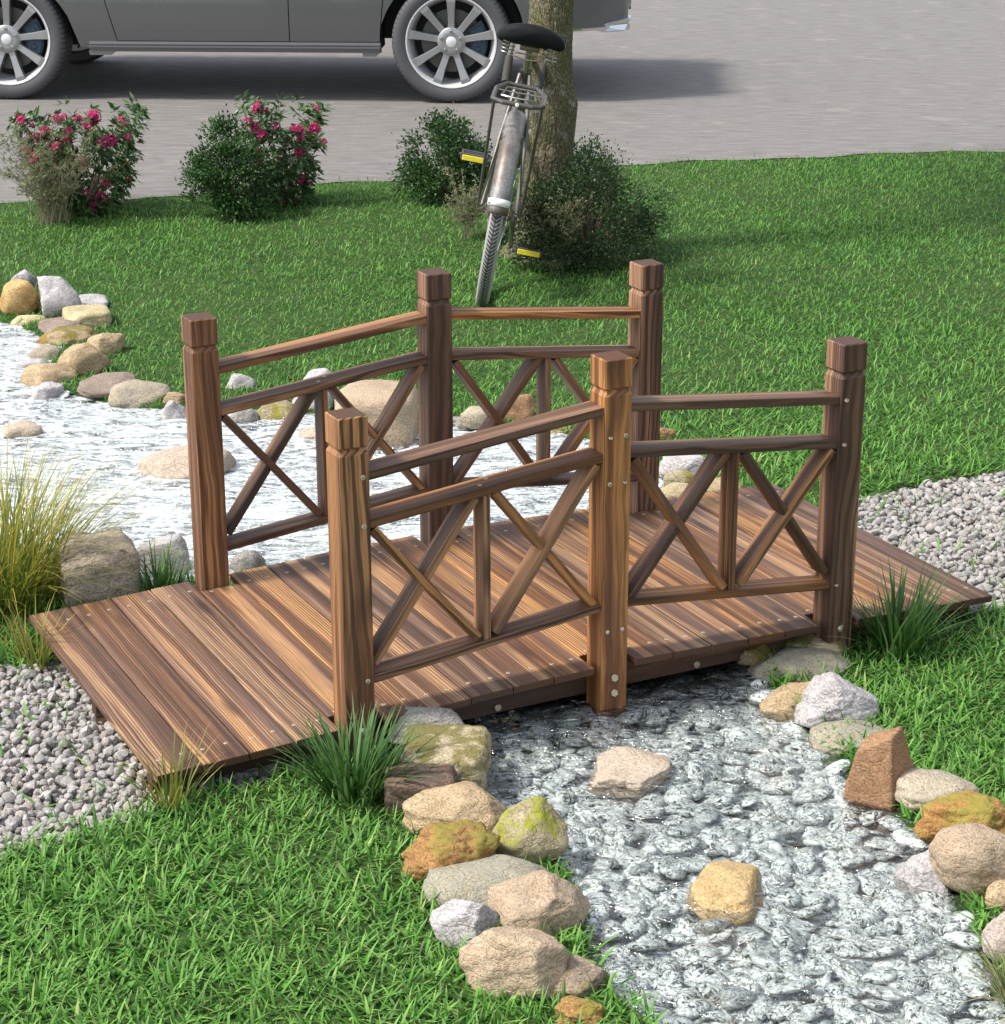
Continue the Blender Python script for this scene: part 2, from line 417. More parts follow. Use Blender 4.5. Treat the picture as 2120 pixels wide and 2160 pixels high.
M['soil'] = t.out(t.bsdf(color=c, rough=0.95, spec=0.15, normal=t.bump(n2, 0.6, 0.01)))
zone = np.where(ds < -0.03, 1.0, np.where(ga < 0.0, 0.5, 0.0))
ground = tag(obj('ground', np_mesh('ground', np.column_stack([P2, gz]), FQ, True, {'zone': zone}), M['soil']), kind='structure')

# road: pale asphalt beyond the lawn
rx = np.concatenate([np.linspace(-60, -3, 12), np.arange(-2.8, 9, 0.08), np.linspace(9.2, 60, 12)])
rv, rf = [], []
for x in rx:
    e = float(road_edge(np.array([x]))[0]); rv += [(x, e, 0.004), (x, e + 1.5, 0.012), (x, e + 7.5, 0.02), (x, 70.0, 0.02)]
for i in range(len(rx) - 1):
    for j in range(3): rf.append((i * 4 + j, i * 4 + 4 + j, i * 4 + 5 + j, i * 4 + 1 + j))
t = NT('asphalt')
geo = t.n('NewGeometry').outputs['Position']
mp = t.n('Mapping', {'Vector': geo, 'Rotation': (0, 0, R(29))}).outputs[0]     # along the traffic
st_ = t.noise(t.vmath('MULTIPLY', mp, (5.0, 26, 1)), 1.0, 6.0, 0.68)
st2 = t.noise(t.vmath('MULTIPLY', mp, (0.35, 2.2, 1)), 1.0, 3.0, 0.5)
gv = t.n('TexVoronoi', {'Vector': geo, 'Scale': 95.0}, feature='F1')
gc = t.n('Separate' + 'Color', {0: gv.outputs['Color']}).outputs[0]
col = t.ramp(st_, [(0.30, (0.090, 0.082, 0.075)), (0.48, (0.165, 0.155, 0.148)), (0.58, (0.215, 0.205, 0.198)), (0.76, (0.31, 0.297, 0.288))])
col = t.mix(t.math('MULTIPLY', st2, 0.6), col, t.mix(t.noise(geo, 30.0, 4.0, 0.7), (0.125, 0.115, 0.105), (0.26, 0.245, 0.225)))
col = t.mix(t.math('MULTIPLY', gc, 0.4), col, (0.15, 0.14, 0.13))
patch = t.ramp(t.noise(geo, 2.6, 2.0), [(0.66, 0.0), (0.70, 1.0)])
col = t.mix(t.math('MULTIPLY', patch, 0.25), col, (0.33, 0.30, 0.27))
M['asphalt'] = t.out(t.bsdf(color=col, rough=0.85, spec=0.3, normal=t.bump(t.math('ADD', gc, st_), 0.45, 0.006)))
tag(obj('road', MB().add(rv, rf).mesh('road'), M['asphalt']), kind='structure')

# ------------------------------------------------------------------ water
wx, wy = np.arange(-4.4, 1.2, 0.03), np.arange(-3.3, 5.4, 0.03)
WX, WYY = np.meshgrid(wx, wy); PW = np.stack([WX.ravel(), WYY.ravel()], 1)
dw = sdist(PW, STREAM)
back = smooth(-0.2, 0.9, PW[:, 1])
ph = PW[:, 0] * 0.55 - PW[:, 1] * 0.83
wz = -0.013 + (0.0014 + 0.0012 * back) * (np.sin(ph * 21 + 2.2 * np.sin(PW[:, 0] * 9)) + 0.8 * np.sin(ph * 47 + 3 * np.sin(PW[:, 1] * 7 + PW[:, 0] * 11)) + 0.6 * np.sin(PW[:, 0] * 33 + PW[:, 1] * 17))
iw = np.arange(len(PW)).reshape(len(wy), len(wx))
FW = np.stack([iw[:-1, :-1].ravel(), iw[:-1, 1:].ravel(), iw[1:, 1:].ravel(), iw[1:, :-1].ravel()], 1)
keep = (dw[FW].min(1) < 0.06)
FW = FW[keep]; used = np.unique(FW); re_ = np.full(len(PW), -1); re_[used] = np.arange(len(used))
t = NT('water')
geo = t.n('NewGeometry').outputs['Position']
bk = t.n('Attribute', attribute_name='back').outputs['Fac']
mp = t.n('Mapping', {'Vector': geo, 'Rotation': (0, 0, R(27))}).outputs[0]
wv = t.vmath('MULTIPLY', mp, (1.0, 1.6, 1.0))
wob = t.vmath('ADD', wv, t.vmath('SCALE', t.noise(wv, 7.0, 2.0, col=True), 0.10))
h1 = t.noise(wob, 26.0, 3.0, 0.6, 0.4); h2 = t.noise(wob, 75.0, 2.0, 0.5)
hh = t.math('ADD', h1, t.math('MULTIPLY', h2, 0.35))
bmp = t.n('Bump', {'Height': hh, 'Strength': 0.75, 'Distance': t.math('ADD', t.math('MULTIPLY', bk, 0.012), 0.013)}).outputs[0]
fr = t.n('Fresnel', {'IOR': 1.36, 'Normal': bmp}).outputs[0]
bmp2 = t.n('Bump', {'Height': t.math('ADD', t.noise(wob, 19.0, 3.0, 0.55, 0.6), t.math('MULTIPLY', h2, 0.25)), 'Strength': 1.0, 'Distance': 0.030}).outputs[0]
tr = t.n('BsdfTransparent', {'Color': (0.965, 0.985, 0.98, 1)}).outputs[0]
gl = t.n('BsdfGlossy', {'Color': (1, 1, 1, 1), 'Roughness': 0.03, 'Normal': bmp2}).outputs[0]
body = t.n('MixShader', {0: t.math('ADD', t.math('MULTIPLY', fr, 1.0), 0.05), 1: tr, 2: gl}).outputs[0]
# bright sky reflection painted as diffuse white streaks on the reach above the bridge
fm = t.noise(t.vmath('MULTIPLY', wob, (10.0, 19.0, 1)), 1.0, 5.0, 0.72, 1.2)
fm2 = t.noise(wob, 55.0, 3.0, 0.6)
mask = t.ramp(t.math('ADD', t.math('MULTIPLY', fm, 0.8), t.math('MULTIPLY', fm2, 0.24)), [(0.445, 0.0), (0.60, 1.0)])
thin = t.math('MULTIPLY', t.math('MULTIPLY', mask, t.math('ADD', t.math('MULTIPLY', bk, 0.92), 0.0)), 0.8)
sky_white = t.n('BsdfDiffuse', {'Color': (0.80, 0.86, 0.88, 1), 'Normal': bmp}).outputs[0]
sh = t.n('MixShader', {0: thin, 1: body, 2: sky_white}).outputs[0]
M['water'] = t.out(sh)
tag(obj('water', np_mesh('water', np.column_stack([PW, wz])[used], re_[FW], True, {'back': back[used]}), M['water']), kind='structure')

# ------------------------------------------------------------------ scattered stones (gravel paths, stream bed)
def ico(sub):
    bm = bmesh.new(); bmesh.ops.create_icosphere(bm, subdivisions=sub, radius=1.0)
    V = np.array([v.co[:] for v in bm.verts]); F = np.array([[v.index for v in f.verts] for f in bm.faces]); bm.free(); return V, F
def rand_rot(n, tilt):
    yaw = RNG.uniform(0, 2 * np.pi, n); a = RNG.normal(0, tilt, n); b = RNG.normal(0, tilt, n)
    cy, sy, ca, sa, cb, sb = np.cos(yaw), np.sin(yaw), np.cos(a), np.sin(a), np.cos(b), np.sin(b)
    z, o = np.zeros(n), np.ones(n)
    Rz = np.array([[cy, -sy, z], [sy, cy, z], [z, z, o]]); Rx = np.array([[o, z, z], [z, ca, -sa], [z, sa, ca]]); Ry = np.array([[cb, z, sb], [z, o, z], [-sb, z, cb]])
    return np.einsum('ijn,jkn,kln->nil', Rz, Rx, Ry)
def pebble_bases(n, sub, planes, soft, seed):
    r = np.random.default_rng(seed); V, F = ico(sub); out = []
    for _ in range(n):
        N = r.normal(size=(planes, 3)); N /= np.linalg.norm(N, axis=1)[:, None]; c = r.uniform(0.55, 1.0, planes)
        d = V @ N.T; q = np.where(d > 0.05, c / np.maximum(d, 0.05), 9.0); q = np.column_stack([q, np.ones(len(V))])
        rad = -np.log(np.exp(-soft * q).sum(1)) / soft
        W = V * rad[:, None]; W -= (W.max(0) + W.min(0)) / 2; W /= np.abs(W).max(0); out.append(W)
    return out, F
def scatter(name, pts, size, flat, bases, F, tilt, mat, label=None, smooth_=True):
    n = len(pts); Rm = rand_rot(n, tilt); which = RNG.integers(0, len(bases), n); B = np.array(bases)[which]
    S = np.stack([size, size * RNG.uniform(0.62, 0.95, n), size * RNG.uniform(flat[0], flat[1], n)], 1)
    V = np.einsum('nij,nvj->nvi', Rm, B * S[:, None, :]) + pts[:, None, :]
    m = V.shape[1]; FF = (F[None] + (np.arange(n) * m)[:, None, None]).reshape(-1, 3)
    rnd = np.repeat(RNG.random(n), m)
    o = obj(name, np_mesh(name, V.reshape(-1, 3), FF, smooth_, {'rnd': rnd}), mat)
    return tag(o, label, kind='stuff')
def jitter_grid(x0, x1, y0, y1, step):
    a = np.arange(x0, x1, step); b = np.arange(y0, y1, step); X, Y = np.meshgrid(a, b); p = np.stack([X.ravel(), Y.ravel()], 1)
    return p + RNG.uniform(-0.5, 0.5, p.shape) * step

t = NT('gravel_stone')
geo = t.n('NewGeometry').outputs['Position']; rn = t.n('Attribute', attribute_name='rnd').outputs['Fac']
sp = t.noise(geo, 420.0, 3.0, 0.7); big = t.noise(geo, 45.0, 3.0)
col = t.ramp(rn, [(0.0, (0.29, 0.275, 0.255)), (0.45, (0.39, 0.372, 0.35)), (0.8, (0.48, 0.462, 0.44)), (1.0, (0.36, 0.30, 0.255))])
col = t.mix(t.ramp(sp, [(0.40, 0.55), (0.60, 0.0)]), col, (0.13, 0.115, 0.11)); col = t.mix(t.ramp(big, [(0.55, 0.0), (0.75, 0.35)]), col, (0.56, 0.54, 0.53))
M['gravel'] = t.out(t.bsdf(color=col, rough=0.9, spec=0.2, normal=t.bump(sp, 0.4, 0.002)))
gb, gF = pebble_bases(10, 2, 11, 30.0, 3)
def gravel(name, poly, box, label):
    p = jitter_grid(*box, 0.0165); d = sdist(p, poly); keep = (d < 0.012) & (RNG.random(len(p)) < np.clip(0.9 - (d + 0.02) * 12, 0.25, 1)); p = p[keep]
    p2 = jitter_grid(*box, 0.023); p2 = p2[inside(p2, poly)]
    n1, n2 = len(p), len(p2)
    pts = np.vstack([np.column_stack([p, RNG.uniform(-0.028, -0.020, n1)]), np.column_stack([p2, RNG.uniform(-0.016, -0.007, n2)])])
    scatter(name, pts, RNG.uniform(0.0075, 0.0155, n1 + n2), (0.5, 0.85), gb, gF, 0.6, M['gravel'], label, False)
gravel('gravel', GRAV_A, (-2.6, -0.64, -0.85, 0.8), 'loose pale grey gravel path running under the near deck end')
gravel('gravel', GRAV_B, (0.68, 3.2, -0.8, 0.7), 'loose pale grey gravel path beyond the far deck end')

t = NT('stream_pebble')
geo = t.n('NewGeometry').outputs['Position']; rn = t.n('Attribute', attribute_name='rnd').outputs['Fac']
q = t.vmath('ADD', geo, t.n('CombineXYZ', {0: t.math('MULTIPLY', rn, 31.0), 1: t.math('MULTIPLY', rn, 17.0), 2: t.math('MULTIPLY', rn, 7.0)}).outputs[0])
q2 = t.vmath('ADD', q, t.vmath('SCALE', t.noise(q, 24.0, 2.0, col=True), 0.06))
m1 = t.noise(q2, 44.0, 4.0, 0.62, 1.4); m2 = t.noise(q2, 120.0, 3.0, 0.6, 0.5)
lines = t.math('ABSOLUTE', t.math('SINE', t.math('MULTIPLY', t.noise(q2, 30.0, 3.0, 0.55, 0.5), 38.0)))
v = t.math('ADD', t.math('ADD', t.math('MULTIPLY', m1, 0.62), t.math('MULTIPLY', m2, 0.22)), t.math('MULTIPLY', lines, 0.16))
col = t.ramp(v, [(0.415, (0.012, 0.016, 0.015)), (0.465, (0.20, 0.215, 0.21)), (0.50, (0.55, 0.60, 0.585)), (0.57, (0.76, 0.81, 0.80))])
col = t.mix(t.math('MULTIPLY', t.ramp(rn, [(0.82, 0.0), (0.97, 1.0)]), 0.5), col, (0.10, 0.125, 0.115))
M['pebble'] = t.out(t.bsdf(color=col, rough=0.35, spec=0.5, normal=t.bump(m2, 0.2, 0.002)))
pb, pF = pebble_bases(10, 2, 8, 16.0, 5)
p = jitter_grid(-2.6, 1.1, -2.5, 4.9, 0.034); d = sdist(p, STREAM); p = p[d < -0.022]
p2 = jitter_grid(-2.6, 1.1, -2.5, 4.9, 0.047); d2 = sdist(p2, STREAM); p2 = p2[d2 < -0.05]
p3 = jitter_grid(-2.6, 1.1, -2.5, 4.9, 0.062); p3 = p3[sdist(p3, STREAM) < -0.09]
bedz = lambda p: BED * smooth(0.03, -0.10, sdist(p, STREAM))
pts = np.vstack([np.column_stack([p, bedz(p) + 0.012]), np.column_stack([p2, bedz(p2) + 0.027]), np.column_stack([p3, bedz(p3) + 0.044])])
pts[:, 2] += RNG.uniform(-0.004, 0.006, len(pts))
scatter('pebbles', pts, RNG.uniform(0.023, 0.050, len(pts)), (0.20, 0.36), pb, pF, 0.22, M['pebble'], 'marbled black and white pebbles covering the stream bed')

# ------------------------------------------------------------------ lawn
CAMP = np.array([-2.2755, -4.3835]); CDIR = np.array([math.sin(R(27.085)), math.cos(R(27.085))]); CRT = np.array([CDIR[1], -CDIR[0]])
def grass_mesh(name, base, h, w, lean, yaw, curl, rnd, segs=3):
    """base n x 3; blades bend over in the direction yaw"""
    n = len(base); lev = np.linspace(0, 1, segs + 1)
    dx, dy = np.cos(yaw), np.sin(yaw); px, py = -dy, dx
    V = np.zeros((n, 2 * segs + 1, 3)); T = np.zeros((n, 2 * segs + 1)); cx = np.zeros(n); cz = np.zeros(n); ang = lean.copy(); prev = 0
    for i, l in enumerate(lev):
        if i:
            st = h * (l - prev); cx = cx + st * np.sin(ang); cz = cz + st * np.cos(ang); ang = np.minimum(ang + curl / segs, 1.75); prev = l
        wd = w * (1 - l ** 2.6) * 0.5 if i < segs else np.zeros(n)
        for sgn, k in (((-1, 2 * i), (1, 2 * i + 1)) if i < segs else ((0, 2 * i),)):
            V[:, k, 0] = base[:, 0] + dx * cx + px * wd * sgn; V[:, k, 1] = base[:, 1] + dy * cx + py * wd * sgn
            V[:, k, 2] = np.maximum(base[:, 2] + cz, base[:, 2] * 0 - 0.08); T[:, k] = l
    f = []
    for i in range(segs - 1):
        a = 2 * i; f += [(a, a + 1, a + 3), (a, a + 3, a + 2)]
    a = 2 * (segs - 1); f.append((a, a + 1, a + 2))
    f = np.array(f); m = 2 * segs + 1
    F = (f[None] + (np.arange(n) * m)[:, None, None]).reshape(-1, 3)
    return np_mesh(name, V.reshape(-1, 3), F, True, {'rnd': np.repeat(rnd, m), 'len': T.ravel()})

def grass_material(name, stops, tip, tipk=0.45, patch=True, trans=0.35):
    t = NT(name); rn = t.n('Attribute', attribute_name='rnd').outputs['Fac']; ln = t.n('Attribute', attribute_name='len').outputs['Fac']
    geo = t.n('NewGeometry').outputs['Position']
    f = rn
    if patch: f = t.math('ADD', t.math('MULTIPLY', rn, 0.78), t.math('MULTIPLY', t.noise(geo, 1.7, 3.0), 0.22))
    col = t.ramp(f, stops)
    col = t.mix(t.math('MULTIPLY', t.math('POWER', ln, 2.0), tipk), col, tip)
    a = t.bsdf(color=col, rough=0.55, spec=0.25)
    b = t.n('BsdfTranslucent', {'Color': col}).outputs[0]
    return t.out(t.n('MixShader', {0: trans, 1: a, 2: b}).outputs[0])
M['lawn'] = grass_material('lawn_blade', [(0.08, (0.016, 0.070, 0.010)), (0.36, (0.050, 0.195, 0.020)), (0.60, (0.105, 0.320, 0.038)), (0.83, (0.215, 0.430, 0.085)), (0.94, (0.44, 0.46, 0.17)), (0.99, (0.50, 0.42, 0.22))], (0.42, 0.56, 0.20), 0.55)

def lawn_points(x0, x1, y0, y1, step, margin):
    p = jitter_grid(x0, x1, y0, y1, step)
    r = p - CAMP; fw = r @ CDIR; sd_ = r @ CRT
    k = (np.abs(sd_) < fw * 0.245 + margin) & (fw > 2.2)
    p = p[k]
    p = p[p[:, 1] < road_edge(p[:, 0]) - 0.0 + RNG.uniform(-0.16, 0.07, len(p)) * (0.65 + 0.35 * np.sin(p[:, 0] * 7.3 + 2 * np.sin(p[:, 0] * 3.1))) + 0.02]
    p = p[sdist(p, STREAM) > RNG.uniform(-0.02, 0.02, len(p))]
    gA = np.minimum(sdist(p, GRAV_A), sdist(p, GRAV_B))
    p = p[(gA > RNG.uniform(-0.035, 0.02, len(p))) | (RNG.random(len(p)) < 0.03)]
    p = p[~((np.abs(p[:, 0]) < 1.08) & (np.abs(p[:, 1]) < 0.44))]
    return p
pa = lawn_points(-2.6, 0.9, -2.6, 0.9, 0.0100, 0.8)
pb_ = lawn_points(-1.5, 6.5, -1.2, 6.6, 0.0130, 0.8)
pb_ = pb_[(pb_[:, 1] > 0.9) | (pb_[:, 0] > 0.9)]
p = np.vstack([pa, pb_]); n = len(p)
clump = 0.5 + 0.5 * np.sin(p[:, 0] * 23 + 3 * np.sin(p[:, 1] * 17)) * np.sin(p[:, 1] * 19 + 2 * np.sin(p[:, 0] * 13))
rnd = np.clip(RNG.normal(0.45, 0.25, n) + 0.16 * (clump - 0.5) - 0.12 * smooth(0.5, 2.5, p[:, 1]), 0, 1)
far_ = smooth(0.3, 2.5, p[:, 1])
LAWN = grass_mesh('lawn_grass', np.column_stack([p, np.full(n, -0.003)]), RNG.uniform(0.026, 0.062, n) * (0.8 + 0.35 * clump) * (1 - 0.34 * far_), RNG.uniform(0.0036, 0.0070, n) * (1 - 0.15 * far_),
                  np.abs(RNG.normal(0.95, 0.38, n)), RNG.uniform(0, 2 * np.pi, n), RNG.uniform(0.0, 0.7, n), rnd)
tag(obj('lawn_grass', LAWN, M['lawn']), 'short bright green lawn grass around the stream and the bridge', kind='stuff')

# ------------------------------------------------------------------ the bank stones
PAL = {  # two stone colours, veining colour, moss colour or None
    'white': ((0.50, 0.475, 0.465), (0.37, 0.34, 0.335), (0.27, 0.24, 0.235), None), 'ochre': ((0.56, 0.38, 0.17), (0.34, 0.20, 0.075), (0.62, 0.50, 0.30), None),
    'sand': ((0.52, 0.44, 0.27), (0.40, 0.33, 0.19), (0.30, 0.24, 0.13), None), 'sandmoss': ((0.54, 0.46, 0.32), (0.42, 0.35, 0.22), (0.33, 0.27, 0.15), (0.22, 0.19, 0.055)),
    'mauve': ((0.34, 0.265, 0.22), (0.24, 0.18, 0.15), (0.17, 0.125, 0.11), None), 'moss': ((0.40, 0.31, 0.19), (0.30, 0.22, 0.13), (0.20, 0.15, 0.08), (0.20, 0.165, 0.03)),
    'rust': ((0.38, 0.205, 0.075), (0.27, 0.145, 0.06), (0.46, 0.23, 0.09), (0.30, 0.25, 0.055)), 'rustyellow': ((0.38, 0.20, 0.065), (0.27, 0.14, 0.05), (0.46, 0.31, 0.10), (0.36, 0.30, 0.06)),
    'tan': ((0.43, 0.325, 0.20), (0.32, 0.235, 0.14), (0.24, 0.17, 0.10), None), 'greytan': ((0.38, 0.325, 0.24), (0.28, 0.245, 0.19), (0.46, 0.35, 0.21), None),
    'peach': ((0.50, 0.41, 0.32), (0.42, 0.34, 0.265), (0.34, 0.27, 0.21), None), 'pinktan': ((0.43, 0.335, 0.235), (0.34, 0.26, 0.18), (0.47, 0.30, 0.19), None),
    'grey': ((0.33, 0.31, 0.285), (0.21, 0.20, 0.185), (0.13, 0.12, 0.115), None), 'brown': ((0.32, 0.19, 0.105), (0.235, 0.13, 0.07), (0.42, 0.28, 0.16), None),
    'brownblock': ((0.46, 0.385, 0.30), (0.33, 0.275, 0.22), (0.13, 0.105, 0.09), None), 'greengrey': ((0.345, 0.32, 0.24), (0.26, 0.25, 0.20), (0.44, 0.33, 0.16), None),
    'olive': ((0.36, 0.31, 0.20), (0.26, 0.22, 0.14), (0.2, 0.17, 0.1), (0.29, 0.25, 0.025)), 'yellowmoss': ((0.42, 0.355, 0.225), (0.33, 0.27, 0.165), (0.26, 0.2, 0.12), (0.36, 0.38, 0.035)),
    'darkbrown': ((0.17, 0.115, 0.085), (0.11, 0.08, 0.065), (0.30, 0.20, 0.125), None), 'darkmoss': ((0.36, 0.27, 0.19), (0.22, 0.175, 0.13), (0.14, 0.11, 0.09), (0.20, 0.16, 0.025)),
    'ochresand': ((0.47, 0.345, 0.175), (0.39, 0.275, 0.13), (0.36, 0.23, 0.09), None), 'pinkgrey': ((0.44, 0.36, 0.32), (0.35, 0.29, 0.26), (0.5, 0.4, 0.33), None)}
def stone_material(name):
    c1, c2, c3, moss = PAL[name]
    t = NT('stone_' + name); v, oi = t.objco((1, 1, 1), 9.0)
    a = t.noise(v, 11.0, 5.0, 0.6); b = t.noise(v, 38.0, 5.0, 0.65, 0.4); s = t.noise(v, 240.0, 3.0, 0.7)
    col = t.mix(t.ramp(a, [(0.36, 0.0), (0.62, 1.0)]), c1, c2)
    wv = t.vmath('ADD', t.vmath('MULTIPLY', v, (1, 1, 2.6)), t.vmath('SCALE', t.noise(v, 9.0, 3.0, col=True), 0.16))
    vein = t.ramp(t.math('ABSOLUTE', t.math('SUBTRACT', t.noise(wv, 16.0, 3.0, 0.55), 0.5)), [(0.0, 1.0), (0.035, 0.0)])
    col = t.mix(t.math('MULTIPLY', vein, 0.45), col, c3)
    col = t.mix(t.ramp(b, [(0.52, 0.0), (0.72, 0.6)]), col, tuple(min(1, c * 1.25) for c in c1))
    col = t.mix(t.ramp(s, [(0.36, 0.75), (0.50, 0.0)]), col, tuple(c * 0.42 for c in c2))
    col = t.mix(t.ramp(s, [(0.56, 0.0), (0.68, 0.5)]), col, tuple(min(0.85, c * 1.5) for c in c1))
    if moss:
        mm = t.noise(v, 14.0, 4.0, 0.65)
        up = t.n('SeparateXYZ', {0: t.n('NewGeometry').outputs['Normal']}).outputs[2]
        mk = t.ramp(t.math('ADD', mm, t.math('MULTIPLY', up, 0.09)), [(0.50, 0.0), (0.60, 0.9)])
        col = t.mix(mk, col, t.mix(s, moss, tuple(c * 0.55 for c in moss)))
    col = t.n('HueSaturation', {'Hue': 0.5, 'Saturation': 1.0, 'Value': t.math('ADD', t.math('MULTIPLY', oi, 0.24), 0.88), 'Fac': 1.0, 'Color': col}).outputs[0]
    h = t.math('ADD', t.math('ADD', t.math('MULTIPLY', b, 0.6), t.math('MULTIPLY', s, 0.25)), t.math('MULTIPLY', vein, -0.25))
    return t.out(t.bsdf(color=col, rough=0.86, spec=0.25, normal=t.bump(h, 0.7, 0.008)))
for k in PAL: M['stone_' + k] = stone_material(k)

KIND = {  # superellipsoid power, cutting planes, their nearest distance, softness, relief low, relief high
    'round': (2.4, 7, 0.80, 18, 0.09, 0.016), 'facet': (2.9, 14, 0.64, 46, 0.08, 0.034), 'facet2': (2.8, 12, 0.72, 36, 0.06, 0.020), 'crag': (2.6, 13, 0.50, 70, 0.10, 0.055),
    'peak': (2.2, 3, 0.8, 60, 0.05, 0.030), 'crag2': (2.4, 8, 0.48, 70, 0.05, 0.026), 'slab': (4.0, 9, 0.80, 44, 0.07, 0.028), 'slab2': (7.0, 3, 1.05, 40, 0.04, 0.020), 'block': (7.0, 4, 1.08, 40, 0.06, 0.032), 'rough': (2.5, 9, 0.70, 24, 0.20, 0.075)}
ICO4, ICO5 = ico(4), ico(5)
def stone_mesh(kind, W, D, H, seed, big):
    p, npl, near, soft, lo, hi = KIND[kind]; r = np.random.default_rng(seed)
    V, F = ICO5 if big else ICO4
    if kind in ('block', 'slab2'): a = r.uniform(-0.12, 0.12)
    elif kind == 'slab': a = r.uniform(-0.25, 0.25)
    else: a = r.uniform(0, 6.28)
    rad = 1 / (np.abs(V) ** p).sum(1) ** (1 / p)
    N = r.normal(size=(npl, 3)); N[:, 2] = np.abs(N[:, 2]) * 0.9 - 0.1; N /= np.linalg.norm(N, axis=1)[:, None]; c = r.uniform(near, near + 0.28, npl)
    d = V @ N.T; q = np.where(d > 0.08, c / np.maximum(d, 0.08), 9.0); q = np.column_stack([q, rad])
    if kind == 'peak':
        N = np.array([(-0.38, -0.88, 0.22), (0.86, -0.42, 0.20), (0.25, 0.85, 0.40), (-0.88, 0.25, 0.22), (0.0, 0.0, -1.0), (-0.42, -0.05, 0.90)]); N /= np.linalg.norm(N, axis=1)[:, None]
        d = V @ N.T; q = np.where(d > 0.05, np.array([0.50, 0.50, 0.55, 0.62, 0.62, 0.60]) / np.maximum(d, 0.05), 9.0); a = 0.0; soft = 60
    rad = -np.log(np.exp(-soft * q).sum(1)) / soft
    off = Vector(r.uniform(-50, 50, 3)); W_ = V * rad[:, None]
    ridged = kind in ('crag', 'rough', 'crag2'); disp = np.empty(len(V))
    for i, w in enumerate(W_):
        x = Vector(w) + off
        l = noise.fractal(x * 1.6, 1.0, 2.0, 3); h = noise.fractal(x * 6.5, 0.8, 2.1, 4)
        if ridged: h = 0.6 - 1.6 * abs(h)
        disp[i] = lo * l + hi * h
    W_ = W_ * (1 + disp)[:, None]
    ca, sa = math.cos(a), math.sin(a); W_ = W_ @ np.array([[ca, sa, 0], [-sa, ca, 0], [0, 0, 1]])
    W_ -= (W_.max(0) + W_.min(0)) / 2; W_ /= (W_.max(0) - W_.min(0)); W_ *= np.array([W, D, H])
    return np_mesh('stone', W_, F, True)
